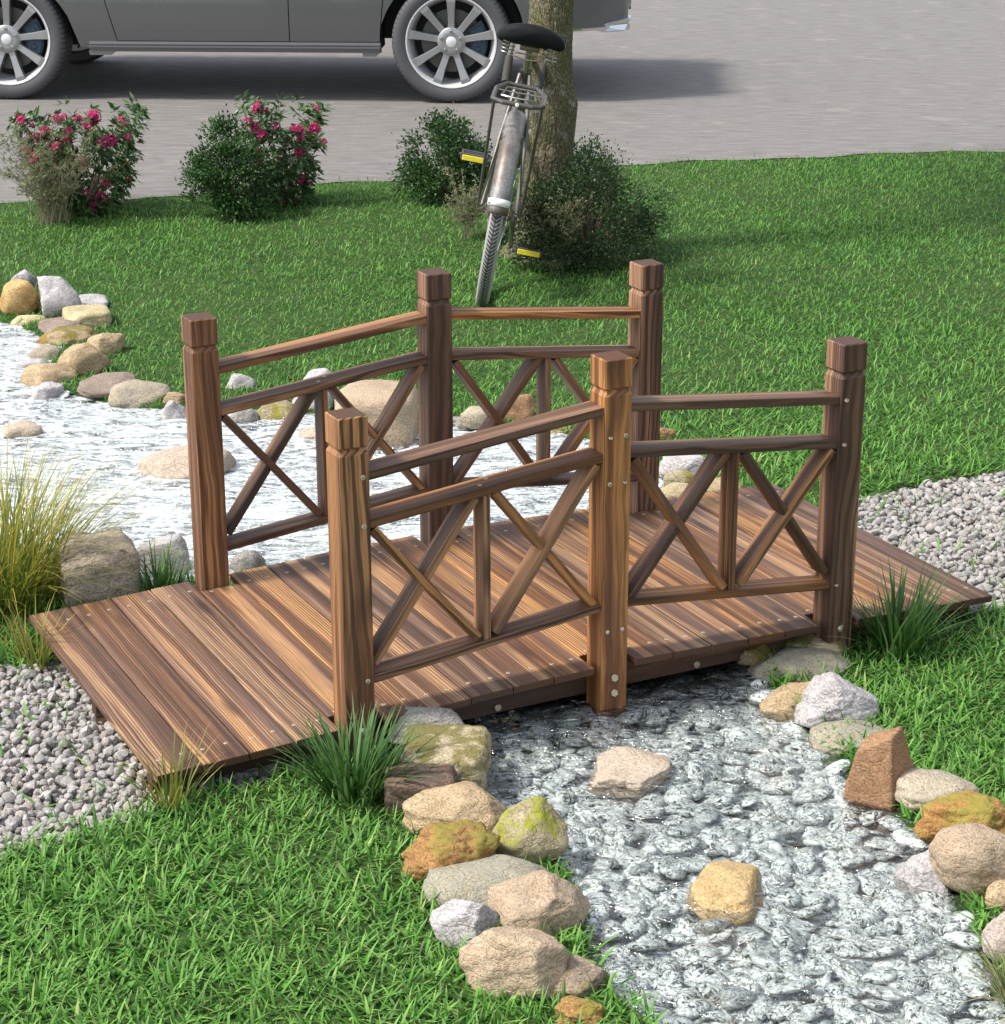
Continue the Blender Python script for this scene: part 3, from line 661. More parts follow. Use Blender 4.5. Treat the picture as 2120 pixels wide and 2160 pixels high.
STONES = [
    (-0.113, 4.216, 0.028, 0.126, 0.091, 0.091, -14.1, 'crag', 'white', 'white grey rock half cut off at the far left corner of the stream bank'),
    (-0.249, 3.792, 0.056, 0.163, 0.118, 0.158, -13.9, 'crag', 'ochre', 'large golden ochre angular boulder at the far left end of the bank'),
    (-0.115, 3.682, 0.067, 0.166, 0.12, 0.182, -15.0, 'crag', 'white', 'tall white boulder with pointed top beside the golden ochre boulder'),
    (-0.001, 3.771, 0.011, 0.209, 0.199, 0.05, -15.6, 'slab', 'white', 'low white rock lying behind the pale yellow block'),
    (-0.06, 3.509, 0.021, 0.19, 0.19, 0.073, -15.7, 'block', 'sand', 'pale yellow squared block with a dark notch, beside the lawn'),
    (-0.253, 3.655, -0.014, 0.154, 0.111, 0.073, -14.1, 'round', 'sand', 'low tan rock at the waterline under the golden ochre boulder'),
    (-0.182, 3.457, 0.011, 0.168, 0.16, 0.05, -15.0, 'slab', 'mauve', 'flat purplish brown slab in front of the pale yellow block'),
    (-0.176, 3.315, 0.011, 0.203, 0.18, 0.05, -15.3, 'slab', 'moss', 'flat tan slab with mossy patch below the purplish brown slab'),
    (-0.252, 3.353, -0.016, 0.14, 0.101, 0.07, -14.7, 'crag', 'rust', 'orange brown wedge shaped rock at the water edge of the far bank'),
    (-0.122, 3.06, 0.029, 0.147, 0.106, 0.094, -16.1, 'crag', 'tan', 'grey tan angular rock with shaded right face against the lawn'),
    (-0.32, 3.163, -0.013, 0.134, 0.096, 0.076, -14.5, 'round', 'greytan', 'smooth grey tan rock tucked behind the largest tan boulder of the far bank'),
    (-0.268, 2.852, 0.043, 0.192, 0.138, 0.127, -15.5, 'facet', 'tan', 'largest tan boulder of the far left bank with chipped right shoulder'),
    (-0.394, 3.083, -0.024, 0.132, 0.125, 0.05, -14.1, 'slab', 'white', 'flat white rock almost under water at the far left'),
    (-0.407, 2.817, 0.0, 0.202, 0.146, 0.108, -14.6, 'round', 'tan', 'rounded sandy boulder standing in the water at the far left bank'),
    (-0.36, 2.807, -0.022, 0.123, 0.117, 0.054, -14.9, 'slab', 'moss', 'small rock with olive moss under the rounded sandy boulder'),
    (-0.468, 2.625, -0.007, 0.117, 0.084, 0.091, -14.5, 'crag', 'white', 'small white angular rock in the water before the rounded sandy boulder'),
    (-0.367, 2.716, -0.024, 0.077, 0.073, 0.05, -15.0, 'slab', 'mauve', 'small flat brown stone right of the small white angular rock'),
    (-0.268, 2.574, 0.015, 0.21, 0.199, 0.06, -16.1, 'slab', 'mauve', 'long pinkish brown slab lying along the lawn edge'),
    (-0.198, 2.43, 0.002, 0.219, 0.157, 0.112, -17.0, 'round', 'greytan', 'big grey oval boulder with grooved top half in the water'),
    (-0.103, 2.325, -0.008, 0.099, 0.071, 0.087, -17.9, 'facet', 'tan', 'small tan rock close behind the left far bridge post'),
    (-0.15, 2.194, -0.003, 0.102, 0.073, 0.101, -17.9, 'crag', 'white', 'pale rock in the water just left of the left far bridge post'),
    (-0.655, 2.28, -0.017, 0.147, 0.139, 0.066, -13.7, 'slab', 'peach', 'flat pale peach stone in the water at the left picture edge'),
    (-0.297, 1.649, -0.0, 0.308, 0.222, 0.106, -18.2, 'round', 'peach', 'wide pale peach boulder in mid stream behind the left far post'),
    (0.158, 2.417, -0.002, 0.131, 0.095, 0.102, -19.7, 'crag', 'white', 'white peaked rock seen between the handrail and lower rail of the left far panel'),
    (0.159, 2.063, -0.006, 0.137, 0.099, 0.092, -20.7, 'facet', 'olive', 'yellow olive mossy rock in the water behind the left far panel'),
    (0.046, 2.071, -0.014, 0.106, 0.077, 0.074, -19.8, 'round', 'grey', 'grey stone at the waterline left of the yellow olive mossy rock'),
    (0.296, 2.066, 0.055, 0.148, 0.106, 0.154, -21.7, 'crag', 'white', 'whitish boulder rising behind the middle of the left far panel'),
    (0.368, 1.7, 0.043, 0.288, 0.288, 0.209, -23.5, 'block', 'pinktan', 'largest pinkish tan boulder with pitted face behind the bridge railing'),
    (0.192, 1.797, -0.021, 0.107, 0.102, 0.057, -21.8, 'slab', 'peach', 'low pale peach stone at the foot of the largest pinkish tan boulder'),
    (0.683, 1.676, -0.019, 0.104, 0.099, 0.062, -26.0, 'slab', 'grey', 'flat pale grey stone with a dark crack right of the middle far post'),
    (0.696, 1.614, 0.023, 0.119, 0.086, 0.077, -26.4, 'round', 'greytan', 'rounded grey stone in the grass behind the flat cracked stone'),
    (0.848, 1.618, 0.032, 0.117, 0.084, 0.099, -27.5, 'crag', 'brown', 'brown angular rock by the lawn behind the right far panel'),
    (0.951, 1.473, -0.024, 0.131, 0.125, 0.05, -28.9, 'slab', 'moss', 'low dark tan rock under the right far panel at the stream edge'),
    (1.031, 0.864, 0.024, 0.164, 0.118, 0.081, -32.2, 'crag', 'white', 'white chalky rock by the lawn right of the right far post'),
    (0.963, 0.781, 0.017, 0.1, 0.072, 0.064, -32.1, 'round', 'olive', 'rounded mossy olive stone below the white chalky rock'),
    (0.905, 0.689, 0.011, 0.127, 0.121, 0.05, -32.1, 'slab', 'sand', 'flat sandy stone touching the deck below the mossy olive stone'),
    (1.029, 0.665, 0.011, 0.147, 0.14, 0.05, -33.2, 'slab', 'tan', 'flat tan stone between lawn and deck at the right far end'),
    (1.174, 1.21, 0.011, 0.067, 0.049, 0.05, -31.7, 'crag', 'brown', 'small brown rock peeking out right of the right far post'),
    (-0.856, 0.721, 0.065, 0.213, 0.213, 0.178, -15.5, 'block', 'brownblock', 'big squared brown weathered block between the yellow grass clump and the deck'),
    (-0.638, 0.862, 0.009, 0.152, 0.109, 0.128, -17.3, 'crag', 'white', 'whitish grey boulder behind the green tuft at the near left bank'),
    (-0.434, 0.758, -0.007, 0.101, 0.073, 0.09, -19.7, 'round', 'grey', 'dark grey dome shaped stone behind the deck edge by the left far post'),
    (-0.478, -0.5, 0.057, 0.185, 0.13, 0.075, -24.8, 'crag', 'grey', 'flat grey angular rock just under the front deck edge'),
    (-0.5, -0.632, 0.031, 0.207, 0.207, 0.099, -25.3, 'block', 'sandmoss', 'pale sand coloured block with mossy front face in front of the deck'),
    (-0.604, -0.728, 0.025, 0.153, 0.13, 0.083, -24.6, 'slab2', 'darkbrown', 'dark brown plank shaped stone beside the front grass tuft'),
    (-0.589, -0.872, 0.032, 0.226, 0.163, 0.101, -25.7, 'facet', 'tan', 'long tan rock with mossy dent below the dark brown stone'),
    (-0.512, -1.035, 0.048, 0.168, 0.121, 0.137, -27.8, 'facet', 'yellowmoss', 'tan boulder with bright yellow green moss on its left side'),
    (-0.681, -1.034, 0.042, 0.198, 0.142, 0.124, -25.5, 'rough', 'rust', 'rough orange rust coloured rock with yellow top beside the lawn'),
    (-0.655, -1.144, 0.023, 0.251, 0.181, 0.078, -26.6, 'round', 'greengrey', 'smooth grey green egg shaped boulder below the rust rock'),
    (-0.619, -1.284, 0.041, 0.2, 0.144, 0.12, -28.1, 'facet', 'pinktan', 'rounded pinkish tan boulder overhanging the stream, front left bank'),
    (-0.764, -1.265, 0.03, 0.132, 0.095, 0.094, -25.9, 'crag', 'white', 'white veined rock between the egg shaped boulder and the lawn'),
    (-0.745, -1.44, 0.044, 0.208, 0.149, 0.13, -27.5, 'facet', 'pinktan', 'biggest pinkish tan boulder at the lower front of the left bank'),
    (-0.67, -1.497, 0.017, 0.152, 0.109, 0.065, -29.1, 'facet', 'darkmoss', 'dark stone capped with olive moss at the bottom of the front bank'),
    (-0.703, -1.6, 0.013, 0.101, 0.073, 0.054, -29.5, 'rough', 'rust', 'orange stone only peeking in at the bottom picture edge'),
    (-0.132, -0.786, -0.015, 0.17, 0.212, 0.051, -54.8, 'slab', 'peach', 'flat pale peach stone lying alone in the front stream near the bridge'),
    (-0.216, -1.313, -0.023, 0.162, 0.243, 0.068, -33.9, 'facet2', 'ochresand', 'yellow ochre stone lying alone in the front stream'),
    (0.442, -0.413, 0.011, 0.09, 0.086, 0.05, -34.4, 'slab', 'moss', 'small olive stone wedged under the deck at the right bank'),
    (0.6, -0.449, 0.011, 0.153, 0.114, 0.05, -36.2, 'block', 'sandmoss', 'pale mossy slab at the foot of the right front post'),
    (0.508, -0.512, -0.008, 0.252, 0.181, 0.087, -35.7, 'round', 'greengrey', 'big grey green rounded boulder beside the right front post'),
    (0.416, -0.669, -0.004, 0.212, 0.153, 0.097, -35.9, 'facet', 'tan', 'low wet tan rock below the big grey green boulder'),
    (0.419, -0.789, 0.038, 0.193, 0.139, 0.114, -36.9, 'crag', 'white', 'white crumpled rock at the right bank beside the lawn'),
    (0.391, -0.893, -0.012, 0.203, 0.146, 0.077, -37.4, 'round', 'greengrey', 'smooth tan grey egg shaped stone below the white crumpled rock'),
    (0.291, -1.138, 0.065, 0.164, 0.118, 0.179, -38.3, 'peak', 'brown', 'pointed reddish brown boulder with one shaded face at the right bank'),
    (0.356, -1.22, 0.022, 0.199, 0.143, 0.075, -39.8, 'round', 'greytan', 'smooth oval tan stone right of the pointed reddish brown boulder'),
    (0.322, -1.372, 0.032, 0.207, 0.149, 0.1, -40.8, 'rough', 'rustyellow', 'rough orange and yellow boulder on the right bank'),
    (0.212, -1.535, 0.05, 0.181, 0.13, 0.143, -41.1, 'round', 'pinktan', 'large smooth pinkish boulder below the rough orange and yellow one'),
    (0.148, -1.47, -0.001, 0.127, 0.091, 0.105, -39.7, 'crag', 'white', 'white rock in the water beside the large smooth pinkish boulder'),
    (0.209, -1.635, 0.017, 0.078, 0.056, 0.063, -42.1, 'round', 'tan', 'tan stone cut by the right picture edge below the pinkish boulder'),
    (0.09, -1.778, 0.036, 0.09, 0.065, 0.11, -42.2, 'round', 'pinkgrey', 'pinkish grey stone cut by the right picture edge, lowest on the right bank'),
]
for i, (x, y, z, W, D, H, az, kind, pal, lab) in enumerate(STONES):
    me = stone_mesh(kind, W, D, H, 100 + i, y < -0.3)
    o = obj('stone', me, M['stone_' + pal], None, (x, y, z), (0, 0, R(az)))
    tag(o, lab, 'stone', 'stones lining the stream')

# ------------------------------------------------------------------ clumps of ornamental grass
def clump(name, label, loc, n, spread_, h, w, lean, curl, mat, seed, group=None, cat='grass clump'):
    global RNG
    keep_ = RNG; RNG = np.random.default_rng(seed)
    a = RNG.uniform(0, 2 * np.pi, n); r = spread_ * np.sqrt(RNG.random(n))
    base = np.column_stack([r * np.cos(a), r * np.sin(a), np.full(n, -0.01)])
    yaw = a + RNG.normal(0, 0.6, n)
    le = np.abs(RNG.normal(lean[0], lean[1], n)) * (0.45 + 0.7 * r / spread_)
    me = grass_mesh('blades', base, RNG.uniform(h[0], h[1], n), RNG.uniform(w[0], w[1], n), le, yaw, RNG.uniform(curl[0], curl[1], n), RNG.random(n), 7)
    o = obj(name, me, mat, None, loc); tag(o, label, cat, group)
    RNG = keep_; return o
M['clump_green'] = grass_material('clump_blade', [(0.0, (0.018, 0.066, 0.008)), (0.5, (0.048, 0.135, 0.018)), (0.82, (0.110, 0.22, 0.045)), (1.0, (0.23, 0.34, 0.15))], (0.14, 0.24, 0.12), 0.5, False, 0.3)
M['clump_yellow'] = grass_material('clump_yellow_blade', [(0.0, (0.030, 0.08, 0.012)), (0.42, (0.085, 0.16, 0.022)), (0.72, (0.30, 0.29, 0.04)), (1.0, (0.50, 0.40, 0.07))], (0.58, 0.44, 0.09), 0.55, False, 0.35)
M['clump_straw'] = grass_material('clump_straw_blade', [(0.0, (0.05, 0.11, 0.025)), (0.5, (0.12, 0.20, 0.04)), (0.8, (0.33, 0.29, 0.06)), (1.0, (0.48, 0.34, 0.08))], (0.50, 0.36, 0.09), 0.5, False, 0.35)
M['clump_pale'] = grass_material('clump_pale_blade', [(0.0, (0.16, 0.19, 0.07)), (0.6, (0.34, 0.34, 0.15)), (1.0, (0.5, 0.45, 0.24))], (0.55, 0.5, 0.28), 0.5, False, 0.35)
clump('ornamental_grass', 'tall arching yellow green grass clump at the edge of the stream beside the big brown block', (-1.10, 0.79, 0.0), 900, 0.15, (0.24, 0.50), (0.0026, 0.0050), (0.40, 0.24), (0.5, 1.5), M['clump_yellow'], 11, 'ornamental grasses')
clump('ornamental_grass', 'short fresh green tuft between the brown block and the left far post', (-0.725, 0.655, 0.0), 90, 0.060, (0.10, 0.18), (0.004, 0.007), (0.28, 0.2), (0.2, 1.0), M['clump_green'], 12, 'ornamental grasses')
clump('ornamental_grass', 'dense dark green tuft growing against the nearest post in front', (-0.72, -0.655, 0.0), 190, 0.055, (0.15, 0.245), (0.0048, 0.0088), (0.42, 0.24), (0.2, 1.0), M['clump_green'], 13, 'ornamental grasses')
clump('ornamental_grass', 'dark green tuft in the shade of the far ramp beside the right front post', (0.765, -0.555, 0.0), 180, 0.050, (0.15, 0.26), (0.0046, 0.0082), (0.38, 0.22), (0.1, 0.9), M['clump_green'], 14, 'ornamental grasses')
clump('ornamental_grass', 'thin yellowing sprig at the back corner of the near ramp', (-1.135, 0.36, 0.0), 60, 0.035, (0.09, 0.20), (0.003, 0.0052), (0.34, 0.22), (0.2, 0.9), M['clump_straw'], 15, 'ornamental grasses')
clump('ornamental_grass', 'thin yellowing sprig at the front corner of the near ramp', (-1.085, -0.525, 0.0), 60, 0.030, (0.09, 0.21), (0.003, 0.0052), (0.30, 0.22), (0.2, 0.9), M['clump_straw'], 16, 'ornamental grasses')
clump('ornamental_grass', 'pale straw coloured tuft at the lowest corner of the stream bank', (0.03, -1.90, 0.0), 110, 0.05, (0.08, 0.17), (0.0016, 0.003), (0.5, 0.25), (0.3, 1.2), M['clump_pale'], 17, 'ornamental grasses')

# ------------------------------------------------------------------ shrubs
def leaf_material(name, stops, trans=0.25, rough=0.45):
    t = NT(name); rn = t.n('Attribute', attribute_name='rnd').outputs['Fac']
    col = t.ramp(rn, stops)
    a = t.bsdf(color=col, rough=rough, spec=0.4); b = t.n('BsdfTranslucent', {'Color': col}).outputs[0]
    return t.out(t.n('MixShader', {0: trans, 1: a, 2: b}).outputs[0])
M['box_leaf'] = leaf_material('box_leaf', [(0.0, (0.013, 0.040, 0.010)), (0.5, (0.036, 0.096, 0.022)), (0.85, (0.085, 0.175, 0.045)), (1.0, (0.16, 0.26, 0.09))])
M['box_leaf_dull'] = leaf_material('box_leaf_dull', [(0.0, (0.014, 0.034, 0.012)), (0.5, (0.040, 0.080, 0.024)), (0.85, (0.100, 0.150, 0.052)), (1.0, (0.19, 0.24, 0.11))])
M['rhodo_leaf'] = leaf_material('rhodo_leaf', [(0.0, (0.020, 0.050, 0.014)), (0.5, (0.056, 0.125, 0.032)), (0.85, (0.130, 0.215, 0.070)), (1.0, (0.30, 0.37, 0.23))], 0.2, 0.35)
M['wisp_leaf'] = leaf_material('wisp_leaf', [(0.0, (0.09, 0.115, 0.045)), (0.5, (0.190, 0.215, 0.100)), (1.0, (0.34, 0.35, 0.19))], 0.3, 0.6)
M['petal'] = leaf_material('petal', [(0.0, (0.36, 0.008, 0.085)), (0.6, (0.66, 0.030, 0.20)), (0.88, (0.80, 0.14, 0.36)), (1.0, (0.88, 0.55, 0.66))], 0.35, 0.5)
M['twig'] = plain('twig', (0.13, 0.095, 0.06), 0.85, bump=0.4)
M['wisp_stem'] = plain('wisp_stem', (0.27, 0.235, 0.15), 0.85)

def unit(v): return v / np.maximum(np.linalg.norm(v, axis=-1, keepdims=True), 1e-9)
def leaves_mesh(name, P, dirs, L, Wd, rnd, fold=0.25):
    """one pointed folded leaf per row: base point P, pointing along dirs"""
    n = len(P); d = unit(dirs); side = unit(np.cross(d, unit(RNG.normal(size=(n, 3)) * 0.6 + np.array([0, 0, 1.0])))); up = np.cross(side, d)
    L = L[:, None]; Wd = Wd[:, None]
    V = np.stack([P, P + d * L * 0.45 + side * Wd * 0.5 + up * Wd * fold, P + d * L, P + d * L * 0.45 - side * Wd * 0.5 + up * Wd * fold, P + d * L * 0.5], 1)
    f = np.array([(0, 1, 4), (1, 2, 4), (2, 3, 4), (3, 0, 4)])
    F = (f[None] + (np.arange(n) * 5)[:, None, None]).reshape(-1, 3)
    return np_mesh(name, V.reshape(-1, 3), F, False, {'rnd': np.repeat(rnd, 5)})

def boxwood(label, loc, rx, ry, h, n, seed, mat='box_leaf', leaf=(0.013, 0.024), grp='shrubs along the road edge', nclump=46):
    global RNG
    keep_ = RNG; RNG = np.random.default_rng(seed)
    root = empty('evergreen_shrub', loc); tag(root, label, 'shrub', grp)
    # clumps of foliage on and in an uneven dome
    th = RNG.uniform(0, 2 * np.pi, nclump); u = RNG.uniform(0.02, 1.0, nclump); rr = RNG.uniform(0.55, 1.0, nclump) ** 0.7
    C = np.column_stack([rx * rr * np.sqrt(1 - (u * 0.93) ** 2) * np.cos(th), ry * rr * np.sqrt(1 - (u * 0.93) ** 2) * np.sin(th), h * (0.06 + 0.90 * u * rr)])
    cr = RNG.uniform(0.035, 0.085, nclump) * (rx / 0.21)
    k = RNG.choice(nclump, n, p=cr ** 2 / (cr ** 2).sum()); dr = unit(RNG.normal(size=(n, 3))); rad = cr[k] * np.abs(RNG.normal(0.78, 0.30, n))
    P = C[k] + dr * rad[:, None] * np.array([1, 1, 0.85]); P[:, 2] = np.abs(P[:, 2]) + 0.006
    out = unit(P - np.array([0, 0, h * 0.25])) + RNG.normal(size=(n, 3)) * 0.7
    rnd = np.clip(RNG.normal(0.42, 0.22, n) + 0.25 * (RNG.random(nclump)[k] - 0.5), 0, 1)
    obj('foliage', leaves_mesh('foliage', P, out, RNG.uniform(leaf[0], leaf[1], n), RNG.uniform(leaf[0], leaf[1], n) * 0.62, rnd), M[mat], root)
    mb = MB()
    for i in range(nclump):
        e = C[i]; m = e * np.array([0.35, 0.35, 0.5]) + RNG.normal(0, 0.012, 3)
        mb.tube([(RNG.normal(0, 0.015), RNG.normal(0, 0.015), -0.01), m, e], [0.006, 0.004, 0.0018], 5)
    obj('stem', mb.mesh('stem'), M['twig'], root); RNG = keep_; return root

def flower_cluster_mesh(seed, n=26, r=0.026):
    r_ = np.random.default_rng(seed); d = unit(r_.normal(size=(n, 3)) + np.array([0, -0.3, 0.5])); V = []; F = []; A = []
    for i in range(n):
        c = d[i] * r * r_.uniform(0.75, 1.0); a = np.cross(d[i], [0.3, 0.5, 0.8]); a /= np.linalg.norm(a); b = np.cross(d[i], a); s = r_.uniform(0.0085, 0.013)
        base = len(V); V.append(c); A.append(0.1)
        for k in range(5):
            an = k * 2 * math.pi / 5 + r_.uniform(-0.2, 0.2)
            for da, q in ((-0.45, 0.8), (0.0, 1.0), (0.45, 0.8)):
                V.append(c + (a * math.cos(an + da) + b * math.sin(an + da)) * s * q + d[i] * s * 0.5 * q); A.append(r_.uniform(0.3, 0.85) if da else 0.97 * r_.uniform(0.7, 1))
            o = base + 1 + k * 3; F += [(base, o, o + 1), (base, o + 1, o + 2)]
    return np_mesh('flower_cluster', np.array(V), np.array(F), False, {'rnd': np.array(A)})
FLOWERS = [flower_cluster_mesh(s) for s in (1, 2, 3)]
for f_ in FLOWERS: f_.materials.append(M['petal'])

def rhododendron(label, loc, rx, ry, h, nros, nfl, seed, grp='flowering shrubs along the road edge'):
    global RNG
    keep_ = RNG; RNG = np.random.default_rng(seed)
    root = empty('flowering_shrub', loc); tag(root, label, 'shrub', grp)
    th = RNG.uniform(0, 2 * np.pi, nros); u = RNG.uniform(0.05, 1.0, nros); rr = RNG.uniform(0.45, 1.0, nros) ** 0.6
    # wider at the top than at the foot
    wd = 0.55 + 0.5 * u
    C = np.column_stack([rx * rr * wd * np.cos(th), ry * rr * wd * np.sin(th), h * u * (0.75 + 0.25 * rr)])
    m = 11; n = nros * m; k = np.repeat(np.arange(nros), m)
    axis = unit(C * np.array([1.4, 1.4, 0.6]) + np.array([0, 0, 0.12])); rad = unit(RNG.normal(size=(n, 3))); dirs = unit(rad - axis[k] * (rad * axis[k]).sum(1, keepdims=True)) + axis[k] * RNG.uniform(-0.25, 0.6, n)[:, None]
    P = C[k] + RNG.normal(0, 0.008, (n, 3)); P[:, 2] = np.maximum(P[:, 2], 0.02)
    obj('foliage', leaves_mesh('foliage', P, dirs, RNG.uniform(0.030, 0.060, n), RNG.uniform(0.011, 0.019, n), np.clip(RNG.normal(0.45, 0.24, n), 0, 1), 0.12), M['rhodo_leaf'], root)
    mb = MB()
    for i in range(0, nros, 7):
        e = C[i]; mid = e * np.array([0.4, 0.4, 0.5]) + RNG.normal(0, 0.012, 3)
        mb.tube([(RNG.normal(0, 0.02), RNG.normal(0, 0.02), -0.01), mid, e], [0.006, 0.004, 0.002], 5)
    obj('stem', mb.mesh('stem'), M['twig'], root)
    toward = np.array([-0.42, -0.88, 0.25]); sc_ = C @ toward + RNG.normal(0, 0.16, nros); order = np.argsort(-sc_)[:nfl]
    for i, q in enumerate(order):
        o = obj('flower_cluster', FLOWERS[i % 3], None, root, tuple(C[q] + axis[q] * 0.022), (RNG.uniform(-0.5, 0.5), RNG.uniform(-0.5, 0.5), RNG.uniform(0, 6)))
        s = RNG.uniform(0.6, 1.05); o.scale = (s, s, s)
    RNG = keep_; return root

def wispy(label, loc, spread_, h, nst, seed, grp='pale wispy plants'):
    global RNG
    keep_ = RNG; RNG = np.random.default_rng(seed)
    root = empty('wispy_plant', loc); tag(root, label, 'plant', grp)
    mb = MB(); P = []; D = []
    for i in range(nst):
        a = RNG.uniform(0, 6.28); r = spread_ * RNG.uniform(0.3, 1.0); hh = h * RNG.uniform(0.5, 1.0); e = np.array([r * math.cos(a), r * math.sin(a), hh])
        b = np.array([RNG.normal(0, 0.14 * spread_), RNG.normal(0, 0.12 * spread_), -0.01]); mid = b * 0.4 + e * np.array([0.38, 0.38, 0.52]) + RNG.normal(0, 0.008, 3)
        mb.tube([b, mid, e], [0.0015, 0.0011, 0.0006], 5)
        for j in range(9):
            t_ = RNG.uniform(0.3, 1.0); s = mid + (e - mid) * max(0, t_ * 2 - 1) if t_ > 0.5 else b + (mid - b) * t_ * 2
            d = unit(RNG.normal(size=3) * np.array([1, 1, 0.5]) + np.array([0, 0, 0.6])); l = RNG.uniform(0.03, 0.085) * (1.25 - t_ * 0.6); tip = s + d * l
            mb.tube([s, s * 0.5 + tip * 0.5 + RNG.normal(0, 0.004, 3), tip], [0.001, 0.0008, 0.0005], 4)
            for q in range(11):
                w_ = RNG.uniform(0.25, 1.0); P.append(s + (tip - s) * w_ + RNG.normal(0, 0.0035, 3)); D.append(d + RNG.normal(size=3) * 0.8)
    P, D = np.array(P), np.array(D); n = len(P)
    obj('stem', mb.mesh('stem'), M['wisp_stem'], root)
    obj('foliage', leaves_mesh('foliage', P, D, RNG.uniform(0.007, 0.015, n), RNG.uniform(0.004, 0.008, n), RNG.random(n)), M['wisp_leaf'], root)
    RNG = keep_; return root

rhododendron('wide pink flowering shrub at the far corner with pale wispy stems in front', (0.56, 5.60, 0), 0.33, 0.25, 0.50, 360, 38, 21)
wispy('broad pale sage plant in front of the corner flowering shrub', (0.34, 5.42, 0), 0.31, 0.47, 85, 22)
boxwood('dark green dense shrub growing into the pink shrub in the middle of the road edge', (1.15, 5.19, 0), 0.21, 0.19, 0.45, 9500, 23)
rhododendron('tall pink flowering shrub beside the dark dense shrub on the road edge', (1.50, 5.34, 0), 0.22, 0.19, 0.52, 250, 24, 24)
boxwood('dark leafy shrub behind the bicycle pedal', (2.27, 5.10, 0), 0.24, 0.20, 0.42, 9500, 25)
boxwood('large dull green shrub at the foot of the tree trunk', (2.18, 3.525, 0), 0.33, 0.22, 0.43, 17000, 26, 'box_leaf_dull', (0.010, 0.019), 'shrubs along the road edge', 60)
boxwood('small dark leafy shrub behind the tree, above the large dull shrub', (2.55, 4.25, 0), 0.17, 0.15, 0.40, 4000, 27)
wispy('pale wispy plant in front of the tree trunk', (1.985, 3.47, 0), 0.19, 0.38, 42, 28)
wispy('pale wispy plant beside the back wheel of the bicycle', (1.93, 4.20, 0), 0.15, 0.34, 24, 29)

# ------------------------------------------------------------------ tree
AXIS = [(-0.06, 2.052, 3.76, 0.150), (0.0, 2.056, 3.757, 0.140), (0.08, 2.074, 3.749, 0.120), (0.207, 2.084, 3.744, 0.109), (0.332, 2.087, 3.742, 0.109), (0.498, 2.097, 3.737, 0.110), (0.60, 2.103, 3.735, 0.114), (0.66, 2.106, 3.733, 0.116),
        (0.74, 2.100, 3.736, 0.107), (0.803, 2.098, 3.737, 0.101), (0.993, 2.105, 3.733, 0.095), (1.3, 2.11, 3.73, 0.092), (2.0, 2.13, 3.75, 0.085), (2.8, 2.16, 3.78, 0.075), (3.4, 2.2, 3.8, 0.06)]
tree = empty('tree', (2.056, 3.757, 0)); tag(tree, 'grey brown mossy tree trunk with bark scars behind the leaning bicycle', 'tree')
A_ = np.array(AXIS); zs = np.concatenate([np.arange(-0.06, 1.4, 0.008), np.arange(1.42, 3.4, 0.05)]); seg = 150
tv = np.zeros((len(zs), seg, 3)); ang = np.linspace(0, 2 * np.pi, seg, endpoint=False)
for i, z in enumerate(zs):
    ax, ay, ar = (np.interp(z, A_[:, 0], A_[:, k]) for k in (1, 2, 3))
    for j in range(seg):
        c, s = math.cos(ang[j]), math.sin(ang[j])
        big = noise.fractal(Vector((c * 1.3, s * 1.3, z * 2.2)), 1.0, 2.0, 3)
        rid = noise.fractal(Vector((c * 9.5, s * 9.5, z * 5.5 + 1.5 * big)), 0.9, 2.0, 3)
        fl = max(0.0, 0.10 - z) * 0.35 * (0.5 + 0.5 * math.sin(ang[j] * 5 + 1))
        r = ar * (1 + 0.06 * big) - 0.0058 * abs(rid) + 0.002 + fl
        tv[i, j] = (ax + r * c - 2.056, ay + r * s - 3.757, z)
it = np.arange(len(zs) * seg).reshape(len(zs), seg); itn = np.roll(it, -1, 1)
TF = np.stack([it[:-1].ravel(), itn[:-1].ravel(), itn[1:].ravel(), it[1:].ravel()], 1)
t = NT('bark'); v = t.n('TexCoord').outputs['Object']
wv = t.vmath('ADD', v, t.vmath('SCALE', t.noise(v, 24.0, 3.0, col=True), 0.03))
cr = t.n('TexVoronoi', {'Vector': t.vmath('MULTIPLY', wv, (125, 125, 24)), 'Scale': 1.0}, feature='DISTANCE_TO_EDGE').outputs['Distance']
fine = t.noise(t.vmath('MULTIPLY', v, (1, 1, 0.5)), 170.0, 4.0, 0.7); big = t.noise(t.vmath('MULTIPLY', v, (1, 1, 0.6)), 11.0, 4.0, 0.6)
col = t.ramp(fine, [(0.30, (0.055, 0.046, 0.028)), (0.5, (0.175, 0.150, 0.095)), (0.70, (0.42, 0.375, 0.26))])
col = t.mix(t.ramp(big, [(0.40, 0.0), (0.62, 0.7)]), col, t.mix(fine, (0.055, 0.060, 0.020), (0.205, 0.20, 0.075)))
col = t.mix(t.ramp(t.noise(v, 21.0, 3.0), [(0.60, 0.0), (0.72, 0.7)]), col, (0.36, 0.35, 0.295))
col = t.mix(t.ramp(cr, [(0.03, 0.65), (0.16, 0.0)]), col, (0.040, 0.032, 0.021))
hh = t.math('ADD', t.math('MULTIPLY', t.ramp(cr, [(0.0, 0.0), (0.25, 1.0)]), 0.7), t.math('MULTIPLY', fine, 0.5))
M['bark'] = t.out(t.bsdf(color=col, rough=0.92, spec=0.15, normal=t.bump(hh, 0.8, 0.006)))
obj('trunk', np_mesh('trunk', tv.reshape(-1, 3), TF), M['bark'], tree)
M['scar'] = plain('bark_scar', (0.17, 0.125, 0.075), 0.9, bump=0.8, scale=90)
M['scar_core'] = plain('scar_core', (0.20, 0.165, 0.115), 0.9, bump=0.8, scale=70)
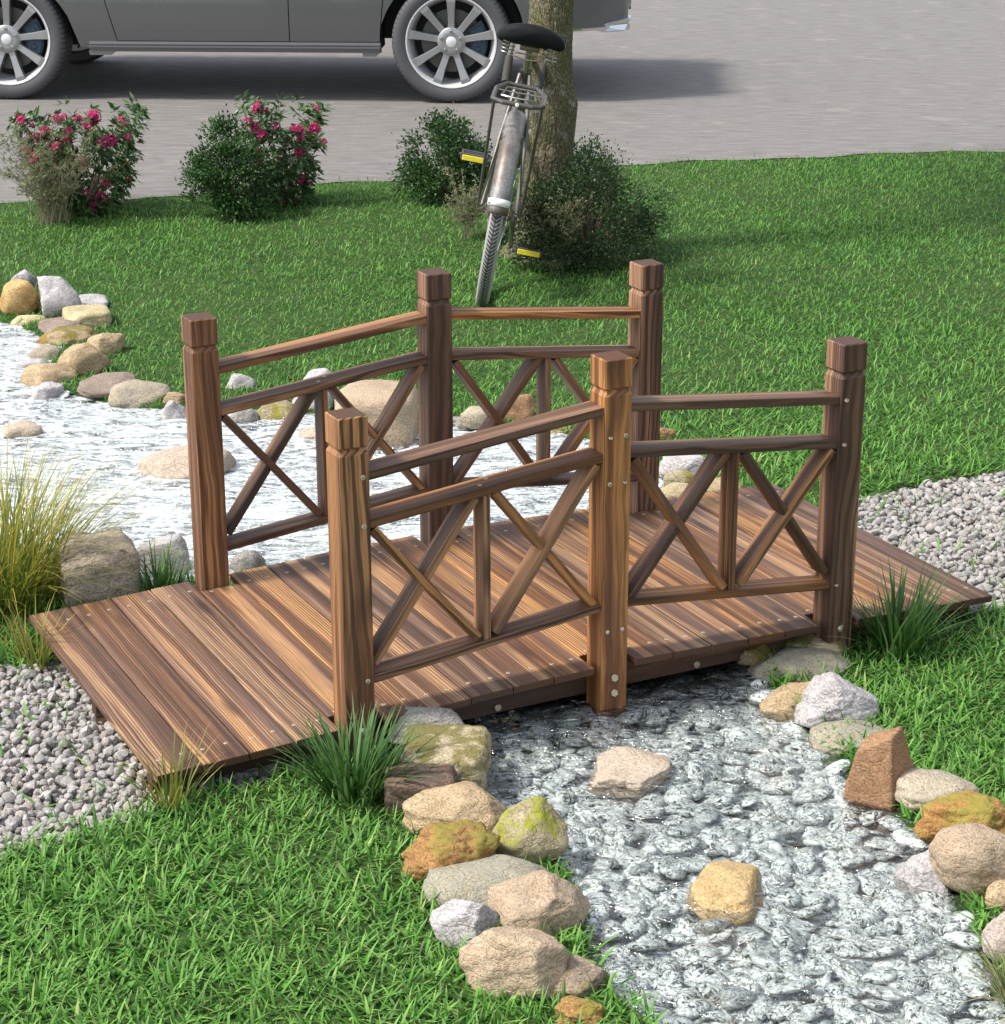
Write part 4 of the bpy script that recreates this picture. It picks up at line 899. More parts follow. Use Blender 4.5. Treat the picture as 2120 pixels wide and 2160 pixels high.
# two healed branch scars on the side facing the stream
vdir = Vector((2.056 + 2.2755, 3.757 + 4.3835, 0)).normalized(); rgt = Vector((vdir.y, -vdir.x, 0))
for dx, z, rx_, rz_ in ((-0.030, 0.462, 0.013, 0.030), (0.012, 0.470, 0.016, 0.034)):
    mb = MB(); pts = []
    for k in range(22):
        a = k * 2 * math.pi / 22; p = rgt * (dx + rx_ * math.cos(a) * (1 + 0.15 * math.sin(3 * a))) + Vector((0, 0, z + rz_ * math.sin(a)))
        depth_ = math.sqrt(max(0.107 ** 2 - (p.x * rgt.x + p.y * rgt.y) ** 2, 0)); p += Vector((0.041, -0.021, 0)) - vdir * depth_; pts.append(p)
    mb.tube(pts, [0.0045 + 0.0022 * math.sin(k * 1.7) for k in range(22)], 8, True)
    sc_o = obj('bark_scar', mb.mesh('bark_scar'), M['scar'], tree)
    cpt = sum(pts, Vector()) / len(pts)
    V_, F_ = ico(3); dd_ = V_ @ np.array([list(rgt), list(vdir), [0, 0, 1]])
    V2 = V_[:, 0:1] * np.array(rgt)[None] * rx_ * 0.9 + V_[:, 1:2] * np.array(vdir)[None] * 0.006 + V_[:, 2:3] * np.array([[0, 0, 1.0]]) * rz_ * 0.9 + np.array(cpt)[None]
    obj('heartwood', np_mesh('heartwood', V2, F_), M['scar_core'], sc_o)
# limbs and crown above the picture
mb = MB(); cc = []
for a, l in ((0.4, 1.5), (1.6, 1.7), (2.7, 1.4), (3.9, 1.6), (5.1, 1.5)):
    b = Vector((0.13, 0.03, 2.7 + 0.12 * a)); e = b + Vector((math.cos(a) * l * 0.75, math.sin(a) * l * 0.75, l * 0.9)); mb.tube([b, (b + e) / 2 + Vector((0, 0, -0.08)), e], [0.05, 0.032, 0.012], 8); cc += [e, (b + e) / 2 + Vector((0.1, 0.1, 0.35))]
obj('limb', mb.mesh('limb'), M['bark'], tree)
n = 5200; k = RNG.integers(0, len(cc), n); cen = np.array([c[:] for c in cc]); P = cen[k] + unit(RNG.normal(size=(n, 3))) * (np.abs(RNG.normal(0.45, 0.17, n)))[:, None]
obj('crown', leaves_mesh('crown', P, RNG.normal(size=(n, 3)), RNG.uniform(0.05, 0.09, n), RNG.uniform(0.03, 0.05, n), np.clip(RNG.normal(0.5, 0.22, n), 0, 1)), M['rhodo_leaf'], tree)

# ------------------------------------------------------------------ bicycle
M['frame_paint'] = plain('worn_frame_paint', (0.17, 0.155, 0.145), 0.42, 0.55, bump=0.25, scale=70, vary=0.6)
t = NT('worn_guard'); v, oi = t.objco((1, 1, 1), 2.0)
a_ = t.noise(v, 9.0, 3.0); b_ = t.noise(v, 160.0, 4.0, 0.7)
col = t.mix(t.ramp(a_, [(0.40, 0.0), (0.62, 1.0)]), (0.30, 0.285, 0.275), (0.135, 0.105, 0.085)); col = t.mix(t.ramp(b_, [(0.42, 0.6), (0.56, 0.0)]), col, (0.10, 0.085, 0.075))
M['guard'] = t.out(t.bsdf(color=col, rough=0.50, metal=0.45, spec=0.5, normal=t.bump(b_, 0.15, 0.001)))
M['chrome_worn'] = plain('worn_chrome', (0.55, 0.51, 0.46), 0.30, 0.95, vary=0.55, scale=110)
M['rust_metal'] = plain('rusty_metal', (0.36, 0.27, 0.20), 0.5, 0.6, vary=0.6, scale=120, bump=0.3)
t = NT('saddle_leather'); v, oi = t.objco(); n_ = t.noise(v, 320.0, 3.0)
M['leather'] = t.out(t.bsdf(color=(0.012, 0.0125, 0.014), rough=0.6, spec=0.10, normal=t.bump(n_, 0.25, 0.001)))
M['rubber_grip'] = plain('grip_rubber', (0.045, 0.04, 0.032), 0.75, bump=0.3)
M['yellow'] = plain('yellow_reflector', (0.74, 0.62, 0.05), 0.25, 0.0, vary=0.12)
M['white_paint'] = plain('white_paint', (0.78, 0.77, 0.74), 0.45, vary=0.15)
t = NT('bicycle_tyre'); tc = t.n('TexCoord').outputs['Object']; sx = t.n('SeparateXYZ', {0: tc})
an = t.math('ARCTAN2', sx.outputs[2], sx.outputs[0]); ay = t.math('ABSOLUTE', sx.outputs[1])
ph = t.math('ADD', t.math('MULTIPLY', an, 138.0), t.math('MULTIPLY', ay, 330.0))
sv = t.math('ADD', t.math('MULTIPLY', t.math('SINE', ph), 0.5), 0.5); mid_ = t.ramp(ay, [(0.0022, 0.0), (0.0032, 1.0)])
sv = t.math('MULTIPLY', t.ramp(sv, [(0.30, 0.0), (0.55, 1.0)]), mid_)
side_ = t.ramp(ay, [(0.017, 0.0), (0.0195, 1.0)])
col = t.mix(sv, (0.045, 0.045, 0.047), (0.27, 0.265, 0.26)); col = t.mix(side_, col, (0.36, 0.33, 0.31))
M['bike_tyre'] = t.out(t.bsdf(color=col, rough=0.7, spec=0.3, normal=t.bump(sv, 0.7, 0.003)))

bike = empty('bicycle', (1.45, 3.10, -0.004)); tag(bike, 'old grey roadster bicycle with black saddle and rear rack leaning against the tree', 'bicycle')
bike.rotation_mode = 'QUATERNION'
hd, lean_ = R(90 - 30.0), R(10.5)
bike.matrix_world = Matrix.Translation((1.452, 3.095, -0.004)) @ Matrix.Rotation(hd, 4, 'Z') @ Matrix.Rotation(lean_, 4, 'X') @ Matrix.Scale(1.085, 4)
RW = 0.345
def arc(cx, cz, r, a0, a1, n=24): return [(cx + r * math.cos(a0 + (a1 - a0) * i / n), 0, cz + r * math.sin(a0 + (a1 - a0) * i / n)) for i in range(n + 1)]
def bike_wheel(x, turn=0.0):
    w = empty('wheel'); w.parent = bike; w.location = (x, 0, RW); w.rotation_euler = (0, 0, turn)
    tm = MB(); prof = []
    for i in range(17):
        a = -2.35 + 4.7 * i / 16; prof.append((RW - 0.0235 + 0.0235 * math.cos(a), 0.0245 * math.sin(a)))
    tm.lathe(prof, 120); obj('tyre', tm.mesh('tyre', angle=80), M['bike_tyre'], w)
    rm = MB().lathe([(RW - 0.036, -0.013), (RW - 0.036, 0.013), (RW - 0.044, 0.011), (RW - 0.050, 0.0), (RW - 0.044, -0.011)], 64, closed=True); obj('rim', rm.mesh('rim'), M['chrome_worn'], w)
    hb = MB().lathe([(0.004, -0.085), (0.006, -0.085), (0.006, -0.05), (0.012, -0.05), (0.028, -0.038), (0.028, -0.034), (0.014, -0.03), (0.014, 0.03), (0.028, 0.034), (0.028, 0.038), (0.012, 0.05), (0.006, 0.05), (0.006, 0.085), (0.004, 0.085)], 16); obj('hub', hb.mesh('hub'), M['rust_metal'], w)
    sp = MB()
    for k in range(32):
        a = k * 2 * math.pi / 32; s = 0.036 if k % 2 else -0.036; b = a + (0.35 if k % 4 < 2 else -0.35)
        sp.tube([(0.026 * math.cos(b), s, 0.026 * math.sin(b)), ((RW - 0.044) * math.cos(a), 0, (RW - 0.044) * math.sin(a))], 0.0011, 4)
    obj('wheel_spoke', sp.mesh('wheel_spoke'), M['chrome_worn'], w); return w
bike_wheel(0.0); 
FX = 1.13
bike_wheel(FX, 0.0)
fm = MB()
ST = Vector((0.225, 0, 0.845)); BB = Vector((0.45, 0, 0.285)); H0, H1 = Vector((0.905, 0, 0.66)), Vector((0.865, 0, 0.84))
fm.tube([BB, ST], 0.0145, 12).tube([ST + Vector((0.01, 0, -0.02)), H1 + Vector((0.006, 0, -0.03))], 0.0135, 12).tube([BB, H0 + Vector((-0.006, 0, 0.03))], 0.0155, 12).tube([H0, H1], 0.018, 14)
for s in (-1, 1):
    fm.tube([(0, s * 0.066, RW), (0.30, s * 0.05, 0.312), (0.445, s * 0.024, 0.29)], 0.0095, 8)
    fm.tube([(0, s * 0.066, RW), (0.115, s * 0.048, 0.60), (0.222, s * 0.018, 0.825)], 0.0085, 8)
fm.tube([BB + Vector((0, -0.035, 0)), BB + Vector((0, 0.035, 0))], 0.021, 14)
fm.tube([ST + Vector((0, -0.022, -0.008)), ST + Vector((0, 0.022, -0.008))], 0.010, 10)
obj('frame', fm.mesh('frame'), M['frame_paint'], bike)
fk = MB()
for s in (-1, 1): fk.tube([(0.91, s * 0.045, 0.645), (0.975, s * 0.055, 0.52), (1.06, s * 0.06, 0.40), (FX, s * 0.062, RW)], [0.012, 0.011, 0.009, 0.007], 8)
fk.tube([(0.91, -0.05, 0.645), (0.91, 0.05, 0.645)], 0.015, 10)
obj('fork', fk.mesh('fork'), M['frame_paint'], bike)
def mudguard(x, a0, a1, w=0.038):
    V = []; F = []; n = 46; m = 9
    for i in range(n + 1):
        a = a0 + (a1 - a0) * i / n
        for j in range(m):
            q = -1 + 2 * j / (m - 1); rr = 0.380 - 0.018 * q * q - 0.012 * abs(q) ** 6
            V.append((x + rr * math.cos(a), q * w, RW + rr * math.sin(a)))
    for i in range(n):
        for j in range(m - 1): F.append((i * m + j, i * m + j + 1, (i + 1) * m + j + 1, (i + 1) * m + j))
    me = MB().add(V, F).mesh('mudguard'); o = obj('mudguard', me, M['guard'], bike)
    s_ = o.modifiers.new('thick', 'SOLIDIFY'); s_.thickness = 0.0022; s_.offset = -1
    return o
mg = mudguard(0.0, R(25), R(169))
mudguard(FX, R(40), R(175))
# white band round the lower end of the rear guard
V = []; F = []
for i, a in enumerate((R(160.5), R(164.5))):
    for j in range(9):
        q = -1 + 2 * j / 8; rr = 0.3815 - 0.020 * q * q - 0.012 * abs(q) ** 6; V.append((rr * math.cos(a), q * 0.0400, RW + rr * math.sin(a)))
for j in range(8): F.append((j, j + 1, j + 10, j + 9))
bd = obj('band', MB().add(V, F).mesh('band'), M['white_paint'], mg); sm = bd.modifiers.new('thick', 'SOLIDIFY'); sm.thickness = 0.002; sm.offset = 0
# stays and rack legs running down to the axle
stay = MB()
for s in (-1, 1):
    stay.tube([(-0.355, s * 0.034, 0.452), (-0.17, s * 0.055, 0.395), (0.0, s * 0.078, RW)], 0.0032, 6)
    stay.tube([(-0.20, s * 0.036, 0.672), (0.0, s * 0.078, RW)], 0.0035, 6)
obj('guard_stay', stay.mesh('guard_stay'), M['chrome_worn'], bike)
rk = MB(); zr = 0.80
fr_ = [(-0.30, -0.075, zr), (-0.335, -0.05, zr), (-0.335, 0.05, zr), (-0.30, 0.088, zr), (-0.05, 0.088, zr), (0.10, 0.055, zr), (0.10, -0.055, zr), (-0.05, -0.088, zr), (-0.28, -0.088, zr)]
rk.tube(fr_, 0.0088, 10, True)
for s in (-1, 1): rk.tube([(-0.19, s * 0.086, zr), (-0.05, s * 0.084, 0.55), (0.0, s * 0.080, RW)], 0.0062, 8)
rk.tube([(0.10, -0.02, zr), (0.17, -0.014, 0.77)], 0.005, 6).tube([(0.10, 0.02, zr), (0.17, 0.014, 0.77)], 0.005, 6)
rack = obj('rear_rack', rk.mesh('rear_rack'), M['frame_paint'], bike)
rc = MB(); rc.tube([(-0.27, -0.06, zr + 0.012), (-0.29, -0.03, zr + 0.014), (-0.29, 0.03, zr + 0.014), (-0.27, 0.06, zr + 0.012), (-0.02, 0.05, zr + 0.006), (-0.02, -0.05, zr + 0.006)], 0.0032, 6, True)
for x in (-0.06,): rc.tube([(x, -0.085, zr - 0.002), (x, 0.085, zr - 0.002)], 0.0030, 6)
obj('spring_clip', rc.mesh('spring_clip'), M['chrome_worn'], rack)
obj('rack_bolt', MB().lathe([(0.0001, -0.006), (0.0065, -0.005), (0.007, 0.0)], 12).mesh('rack_bolt'), M['white_paint'], rack, (-0.343, 0.0, zr), (0, 0, R(-90)))
# saddle: a closed padded shell, broad at the back
sv_, sf_ = [], []; ns = 26; mm = 20
for i in range(ns + 1):
    u = i / ns; x = -0.012 + 0.275 * u
    rear = math.sqrt(max(0.0, 1 - (max(0.0, 0.30 - u) / 0.30) ** 2.4)); nose = 1.0 - 0.78 * float(smooth(0.25, 0.72, np.array(u)))
    hw = max(0.129 * rear * nose, 0.003); end = math.sqrt(max(0.0, 1 - (max(0.0, u - 0.93) / 0.07) ** 2)) if u < 1 else 0.05; hw *= max(end, 0.05)
    top = (0.042 * max(rear, 0.04) ** 0.7 * (1 - 0.25 * u)) * max(end, 0.05); bot = (0.048 - 0.026 * u) * max(rear, 0.04) ** 0.8 * max(end, 0.05)
    for j in range(mm):
        an = 2 * math.pi * j / mm; c, q = math.cos(an), math.sin(an)
        y = hw * math.copysign(abs(c) ** 0.8, c); z = (top if q > 0 else bot) * math.copysign(abs(q) ** 0.75, q)
        z += 0.012 - 0.020 * (y / 0.129) ** 2 - 0.052 * u
        sv_.append((x, y, z))
for i in range(ns):
    for j in range(mm): k = (j + 1) % mm; sf_.append((i * mm + j, i * mm + k, (i + 1) * mm + k, (i + 1) * mm + j))
sf_ += [tuple(range(mm - 1, -1, -1)), tuple(ns * mm + j for j in range(mm))]
SAD = (0.075, 0, 0.984)
sa = obj('saddle', MB().add(sv_, sf_).mesh('saddle', angle=80), M['leather'], bike, SAD)
m_ = sa.modifiers.new('smooth', 'SUBSURF'); m_.levels = 1; m_.render_levels = 2
spg = MB()
for s in (-1, 1):
    pts = []
    for i in range(4 * 16 + 1):
        a = i * 2 * math.pi / 16; pts.append((0.045 + 0.019 * math.cos(a), s * 0.078 + 0.024 * math.sin(a) , -0.030 - 0.052 * i / 64))
    o = obj('saddle_spring', MB().tube(pts, 0.0022, 6).mesh('saddle_spring'), M['chrome_worn'], sa)
cl = MB().tube([(0.085, -0.036, -0.052), (0.085, -0.032, -0.052), (0.085, 0.032, -0.052), (0.085, 0.036, -0.052)], [0.011, 0.013, 0.013, 0.011], 14).tube([(0.03, -0.055, -0.083), (0.028, 0.0, -0.090), (0.03, 0.055, -0.083)], 0.0032, 8).tube([(0.035, -0.05, -0.070), (0.033, 0.05, -0.070)], 0.003, 8)
cl.tube([(0.045, -0.02, -0.02), (0.085, -0.02, -0.05)], 0.005, 6).tube([(0.045, 0.02, -0.02), (0.085, 0.02, -0.05)], 0.005, 6)
obj('saddle_clamp', cl.mesh('saddle_clamp'), M['rust_metal'], sa)
obj('seat_post', MB().tube([ST + Vector((0.012, 0, -0.03)), ST + Vector((-0.045, 0, 0.085))], 0.0125, 12).mesh('seat_post'), M['chrome_worn'], bike)
# cranks and pedals
ca = R(68)
for s, sg in ((1, 1), (-1, -1)):
    e = BB + Vector((0.165 * math.cos(ca) * sg * -0.4, s * 0.062, 0.165 * sg)); b = BB + Vector((0, s * 0.045, 0))
    cr_ = obj('crank', MB().tube([BB + Vector((0, s * 0.03, 0)), b, e, e + Vector((0, s * 0.02, 0))], [0.012, 0.011, 0.0085, 0.008], 8).mesh('crank'), M['chrome_worn'], bike)
    pc = e + Vector((0, s * 0.075, 0.004))
    pd = MB()
    for dx in (-0.040, 0.032): pd.box(dx - 0.004, dx + 0.008, -0.052, 0.052, -0.012, 0.014)
    for dy in (-0.050, 0.044): pd.box(-0.040, 0.036, dy, dy + 0.006, -0.010, 0.012)
    pd.tube([(0, -0.06, 0), (0, 0.06, 0)], 0.006, 8)
    for dx in (-0.020, 0.015): pd.box(dx, dx + 0.010, -0.044, 0.044, -0.006, 0.010)
    po = obj('pedal', bevelled(pd.mesh('pedal', smooth=False), 0.001), M['frame_paint'], bike, pc)
    rfm = box_mesh('reflector', 0.005, 0.088, 0.021, 0.002); obj('reflector', rfm, M['yellow'], po, (-0.0470, 0, -0.002), (0, 0, 0))
# chain wheel and guard
obj('chain_guard', MB().add([(0.02, -0.060, 0.385), (0.40, -0.060, 0.395), (0.52, -0.060, 0.36), (0.56, -0.060, 0.29), (0.52, -0.060, 0.22), (0.45, -0.060, 0.20), (0.05, -0.060, 0.305), (-0.02, -0.060, 0.33)] + [(0.02, -0.048, 0.385), (0.40, -0.048, 0.395), (0.52, -0.048, 0.36), (0.56, -0.048, 0.29), (0.52, -0.048, 0.22), (0.45, -0.048, 0.20), (0.05, -0.048, 0.305), (-0.02, -0.048, 0.33)],
    [tuple(range(8)), tuple(range(15, 7, -1))] + [(i, (i + 1) % 8, 8 + (i + 1) % 8, 8 + i) for i in range(8)]).mesh('chain_guard', smooth=False), M['frame_paint'], bike)
# handlebar, swept back and down
hb = MB().tube([H1 + Vector((0, 0, -0.02)), (0.85, 0, 0.93), (0.90, 0, 0.945)], 0.011, 10)
bar = [(0.70, -0.235, 0.845), (0.76, -0.245, 0.90), (0.84, -0.235, 0.945), (0.90, -0.17, 0.955), (0.91, 0, 0.95), (0.90, 0.17, 0.955), (0.84, 0.235, 0.945), (0.76, 0.245, 0.90), (0.70, 0.235, 0.845)]
hb.tube(bar, 0.0105, 10); hbo = obj('handlebar', hb.mesh('handlebar'), M['chrome_worn'], bike)
hb_pull = [(p[0] - 0.02, p[1] * 0.28 + 0.012, p[2] - 0.09) for p in bar]
hbo.data = MB().tube([H1 + Vector((0, 0, -0.02)), (0.87, 0, 0.84), (0.885, 0, 0.86)], 0.011, 10).tube(hb_pull, 0.0105, 10).mesh('handlebar'); hbo.data.materials.append(M['chrome_worn'])
for s in (-1, 1):
    a0, a1 = Vector((0.675, s * 0.066 + 0.012, 0.752)), Vector((0.735, s * 0.069 + 0.012, 0.805))
    obj('grip', MB().tube([a0 + (a0 - a1) * 0.6, a0, a1], [0.0165, 0.017, 0.016], 12).mesh('grip'), M['rubber_grip'], hbo)
    obj('brake_lever', MB().tube([(0.80, s * 0.068 + 0.012, 0.83), (0.74, s * 0.064 + 0.012, 0.76), (0.66, s * 0.06 + 0.012, 0.705)], [0.008, 0.006, 0.005], 8).mesh('brake_lever'), M['chrome_worn'], hbo)

# ------------------------------------------------------------------ parked car, side on; local x from the front axle to the rear, y across, away from the stream
t = NT('car_paint'); v, oi = t.objco()
M['car_paint'] = t.out(t.bsdf(color=(0.118, 0.118, 0.120), rough=0.34, metal=0.45, spec=0.5, coat=0.5, coatr=0.06))
M['car_dark'] = plain('car_dark_trim', (0.016, 0.016, 0.017), 0.7)
M['car_chrome'] = plain('car_chrome', (0.66, 0.66, 0.66), 0.16, 1.0, vary=0.06)
M['sill_trim'] = plain('sill_trim', (0.16, 0.16, 0.165), 0.38, 0.5, vary=0.1)
M['alloy'] = plain('alloy', (0.78, 0.78, 0.78), 0.36, 0.45, vary=0.05)
M['alloy_grey'] = plain('alloy_grey', (0.36, 0.36, 0.365), 0.34, 0.7, vary=0.06)
M['caliper'] = plain('caliper_blue', (0.05, 0.085, 0.125), 0.35, 0.3, vary=0.4, scale=30)
M['disc'] = plain('brake_disc', (0.13, 0.125, 0.12), 0.45, 0.6)
M['car_glass'] = plain('car_glass', (0.02, 0.023, 0.025), 0.05, 0.0, 0.8)
M['lamp_red'] = plain('tail_lamp_red', (0.35, 0.01, 0.012), 0.15)
M['lamp_clear'] = plain('head_lamp_clear', (0.6, 0.62, 0.65), 0.1, 0.3)
t = NT('car_tyre'); tc = t.n('TexCoord').outputs['Object']; sx = t.n('SeparateXYZ', {0: tc}); an = t.math('ARCTAN2', sx.outputs[2], sx.outputs[0])
rad = t.vmath('LENGTH', t.n('CombineXYZ', {0: sx.outputs[0], 2: sx.outputs[2]}).outputs[0]); rad = rad.node.outputs['Value']
rib = t.math('MULTIPLY', t.ramp(t.math('SINE', t.math('MULTIPLY', an, 74.0)), [(0.80, 0.0), (0.97, 1.0)]), t.ramp(rad, [(0.352, 0.0), (0.362, 1.0)]))
rings = t.math('SINE', t.math('MULTIPLY', rad, 700.0))
col = t.mix(rib, (0.075, 0.075, 0.080), (0.012, 0.012, 0.012))
M['car_tyre'] = t.out(t.bsdf(color=col, rough=0.62, spec=0.4, normal=t.bump(t.math('ADD', t.math('MULTIPLY', rib, -1.0), t.math('MULTIPLY', rings, 0.03)), 0.6, 0.004)))

car = empty('parked_car', (1.1368, 9.2063, 0.018), (0, 0, R(-30.58))); tag(car, 'grey parked car with silver nine-spoke wheels standing side on along the road', 'car')
WBASE = 2.83; WR = 0.376
def zl(x):
    z = 0.330
    for c in (0.0, WBASE):
        d = abs(x - c)
        if d < 0.462: z = max(z, WR + math.sqrt(0.462 ** 2 - d * d))
    if x < -0.462: z = 0.30 + 0.10 * smooth(-0.55, -0.92, np.array(-x) * -1.0) if False else 0.30
    if x > WBASE + 0.462: z = 0.442 - 0.05 * max(0, (WBASE + 0.60 - x)) + 0.02 * max(0, x - 3.75) / 0.2
    return float(z)
def side_y(x, z):
    y = 0.010 + 0.035 * ((z - 0.62) / 0.42) ** 2
    if x > 3.35: y += 0.33 * ((x - 3.35) / 0.58) ** 2.6
    if x < -0.35: y += 0.42 * ((-0.35 - x) / 0.57) ** 2.4
    return y
CW = 1.90
def belt(x): return 1.02 + 0.02 * x / 3 - (0.22 * max(0, (-x - 0.1)) ** 1.3)
def panel(name, x0, x1, zb, ztop, mat, parent, skew=(0, 0), far=False, nx=40, nz=10):
    """a pressed panel of the car's side with its edges turned in"""
    V = []; F = []
    for i in range(nx + 1):
        u = i / nx
        for j in range(nz + 1):
            w = j / nz
            xb = x0 + (x1 - x0) * u; lo = zb(xb) if callable(zb) else zb; hi = ztop(xb) if callable(ztop) else ztop
            z = lo + (hi - lo) * w; x = xb + (skew[0] * (1 - u) + skew[1] * u) * (z - 0.37)
            y = side_y(x, z); V.append((x, CW - y if far else y, z))
    for i in range(nx):
        for j in range(nz): a = i * (nz + 1) + j; F.append((a, a + nz + 1, a + nz + 2, a + 1))
    ring = [i * (nz + 1) for i in range(nx + 1)] + [nx * (nz + 1) + j for j in range(1, nz + 1)] + [i * (nz + 1) + nz for i in range(nx - 1, -1, -1)] + [j for j in range(nz - 1, 0, -1)]
    n0 = len(V); dy = -0.03 if far else 0.03
    for k in ring: x, y, z = V[k]; V.append((x, y + dy, z))
    for k in range(len(ring)): l = (k + 1) % len(ring); F.append((ring[k], ring[l], n0 + l, n0 + k))
    return obj(name, MB().add(V, F).mesh(name, angle=50), mat, parent)
core = MB()
core.box(0.50, 2.36, 0.075, CW - 0.075, 0.34, 0.98).box(-0.80, -0.50, 0.30, CW - 0.30, 0.34, 0.75).box(3.31, 3.80, 0.25, CW - 0.25, 0.47, 0.98).box(-0.55, 3.4, 0.32, CW - 0.32, 0.36, 0.97).box(-0.5, 3.35, 0.08, CW - 0.08, 0.90, 0.985)
obj('underbody', core.mesh('underbody', smooth=False), M['car_dark'], car)
for far in (False, True):
    panel('fender', -0.92, 0.710, zl, belt, M['car_paint'], car, (0, -0.26), far, 60)
    for x0, x1, s0, s1 in ((0.716, 1.807, -0.26, 0.0), (1.813, 2.375, 0.0, 0.10)):
        d = panel('door', x0, x1, 0.373, belt, M['car_paint'], car, (s0, s1), far, 24)
        hy = CW + 0.015 if far else -0.015
        obj('door_handle', box_mesh('door_handle', 0.17, 0.025, 0.028, 0.008, 2), M['car_chrome'], d, ((x0 + x1) / 2 + 0.15, hy + (-0.035 if far else 0.035), 0.86))
    panel('quarter_panel', 2.381, 3.93, zl, belt, M['car_paint'], car, (0.10, 0), far, 60)
    # sill with its pressed lines
    yy = (lambda y: CW - y) if far else (lambda y: y)
    prof = [(0.040, 0.371), (0.006, 0.366), (0.004, 0.352), (0.012, 0.349), (0.012, 0.344), (-0.006, 0.340), (-0.006, 0.333), (0.0, 0.329), (0.006, 0.309), (0.020, 0.305), (0.08, 0.305)]
    V = []; F = []
    for x in (0.535, 2.385): V += [(x, yy(y), z) for y, z in prof]
    for j in range(len(prof) - 1): F.append((j, j + 1, len(prof) + j + 1, len(prof) + j))
    F += [tuple(range(len(prof))), tuple(range(2 * len(prof) - 1, len(prof) - 1, -1))]
    sl_ = obj('sill', MB().add(V, F).mesh('sill', smooth=False), M['sill_trim'], car)
    for x0, x1 in ((0.53, 0.70), (2.27, 2.385)):
        ys = sorted((yy(0.004), yy(0.06))); obj('jacking_pad', MB().add([(x0, ys[0], 0.31), (x1, ys[0], 0.31), (x1 - 0.03, ys[0], 0.284), (x0 + 0.005, ys[0], 0.284), (x0, ys[1], 0.31), (x1, ys[1], 0.31), (x1 - 0.03, ys[1], 0.284), (x0 + 0.005, ys[1], 0.284)],
            [(0, 1, 2, 3), (7, 6, 5, 4), (0, 4, 5, 1), (1, 5, 6, 2), (2, 6, 7, 3), (3, 7, 4, 0)]).mesh('jacking_pad', smooth=False), M['sill_trim'], sl_)
    for cx in (0.0, WBASE):                     # dark wheel arches
        V = []; F = []
        for i in range(25):
            a = math.pi * (-0.04 + 1.08 * i / 24)
            for y in (0.03, 0.33): V.append((cx + 0.455 * math.cos(a), yy(y), WR + 0.455 * math.sin(a)))
        for i in range(24): F.append((i * 2, i * 2 + 1, i * 2 + 3, i * 2 + 2))
        b0 = len(V); V += [(cx + 0.46 * math.cos(math.pi * k / 16), yy(0.33), WR + 0.46 * math.sin(math.pi * k / 16)) for k in range(17)]; F.append(tuple(range(b0, b0 + 17)))
        obj('wheel_arch', MB().add(V, F).mesh('wheel_arch'), M['car_dark'], car)
# ends, bonnet, roof, glass
def skin(name, rows, mat): # rows of points across the car
    V = []; F = []; n = len(rows[0])
    for r_ in rows: V += r_
    for i in range(len(rows) - 1):
        for j in range(n - 1): F.append((i * n + j, i * n + j + 1, (i + 1) * n + j + 1, (i + 1) * n + j))
    return obj(name, MB().add(V, F).mesh(name, angle=40), mat, car)
def across(x, z, ins, crown=0.03, n=13): return [(x, ins + (CW - 2 * ins) * j / (n - 1), z + crown * math.sin(math.pi * j / (n - 1))) for j in range(n)]
fr_x = lambda z: -0.92
skin('front_bumper', [across(-0.90, 0.30, 0.45, 0), across(-0.93, 0.45, 0.43, 0), across(-0.93, 0.66, 0.43, 0), across(-0.90, 0.80, 0.44, 0)], M['car_paint'])
skin('bonnet', [across(-0.90, 0.80, 0.42), across(-0.5, 0.96, 0.12), across(0.2, 1.02, 0.06), across(0.55, 1.05, 0.05)], M['car_paint'])
skin('windscreen', [across(0.55, 1.05, 0.08), across(0.95, 1.38, 0.16), across(1.25, 1.58, 0.22)], M['car_glass'])
skin('roof', [across(1.25, 1.58, 0.22), across(1.7, 1.64, 0.22), across(2.5, 1.64, 0.22), across(3.3, 1.58, 0.23)], M['car_paint'])
skin('rear_window', [across(3.3, 1.58, 0.23), across(3.62, 1.30, 0.18), across(3.78, 1.06, 0.12)], M['car_glass'])
skin('tailgate', [across(3.78, 1.06, 0.20, 0), across(3.90, 0.95, 0.35, 0), across(3.93, 0.70, 0.35, 0), across(3.93, 0.46, 0.34, 0)], M['car_paint'])
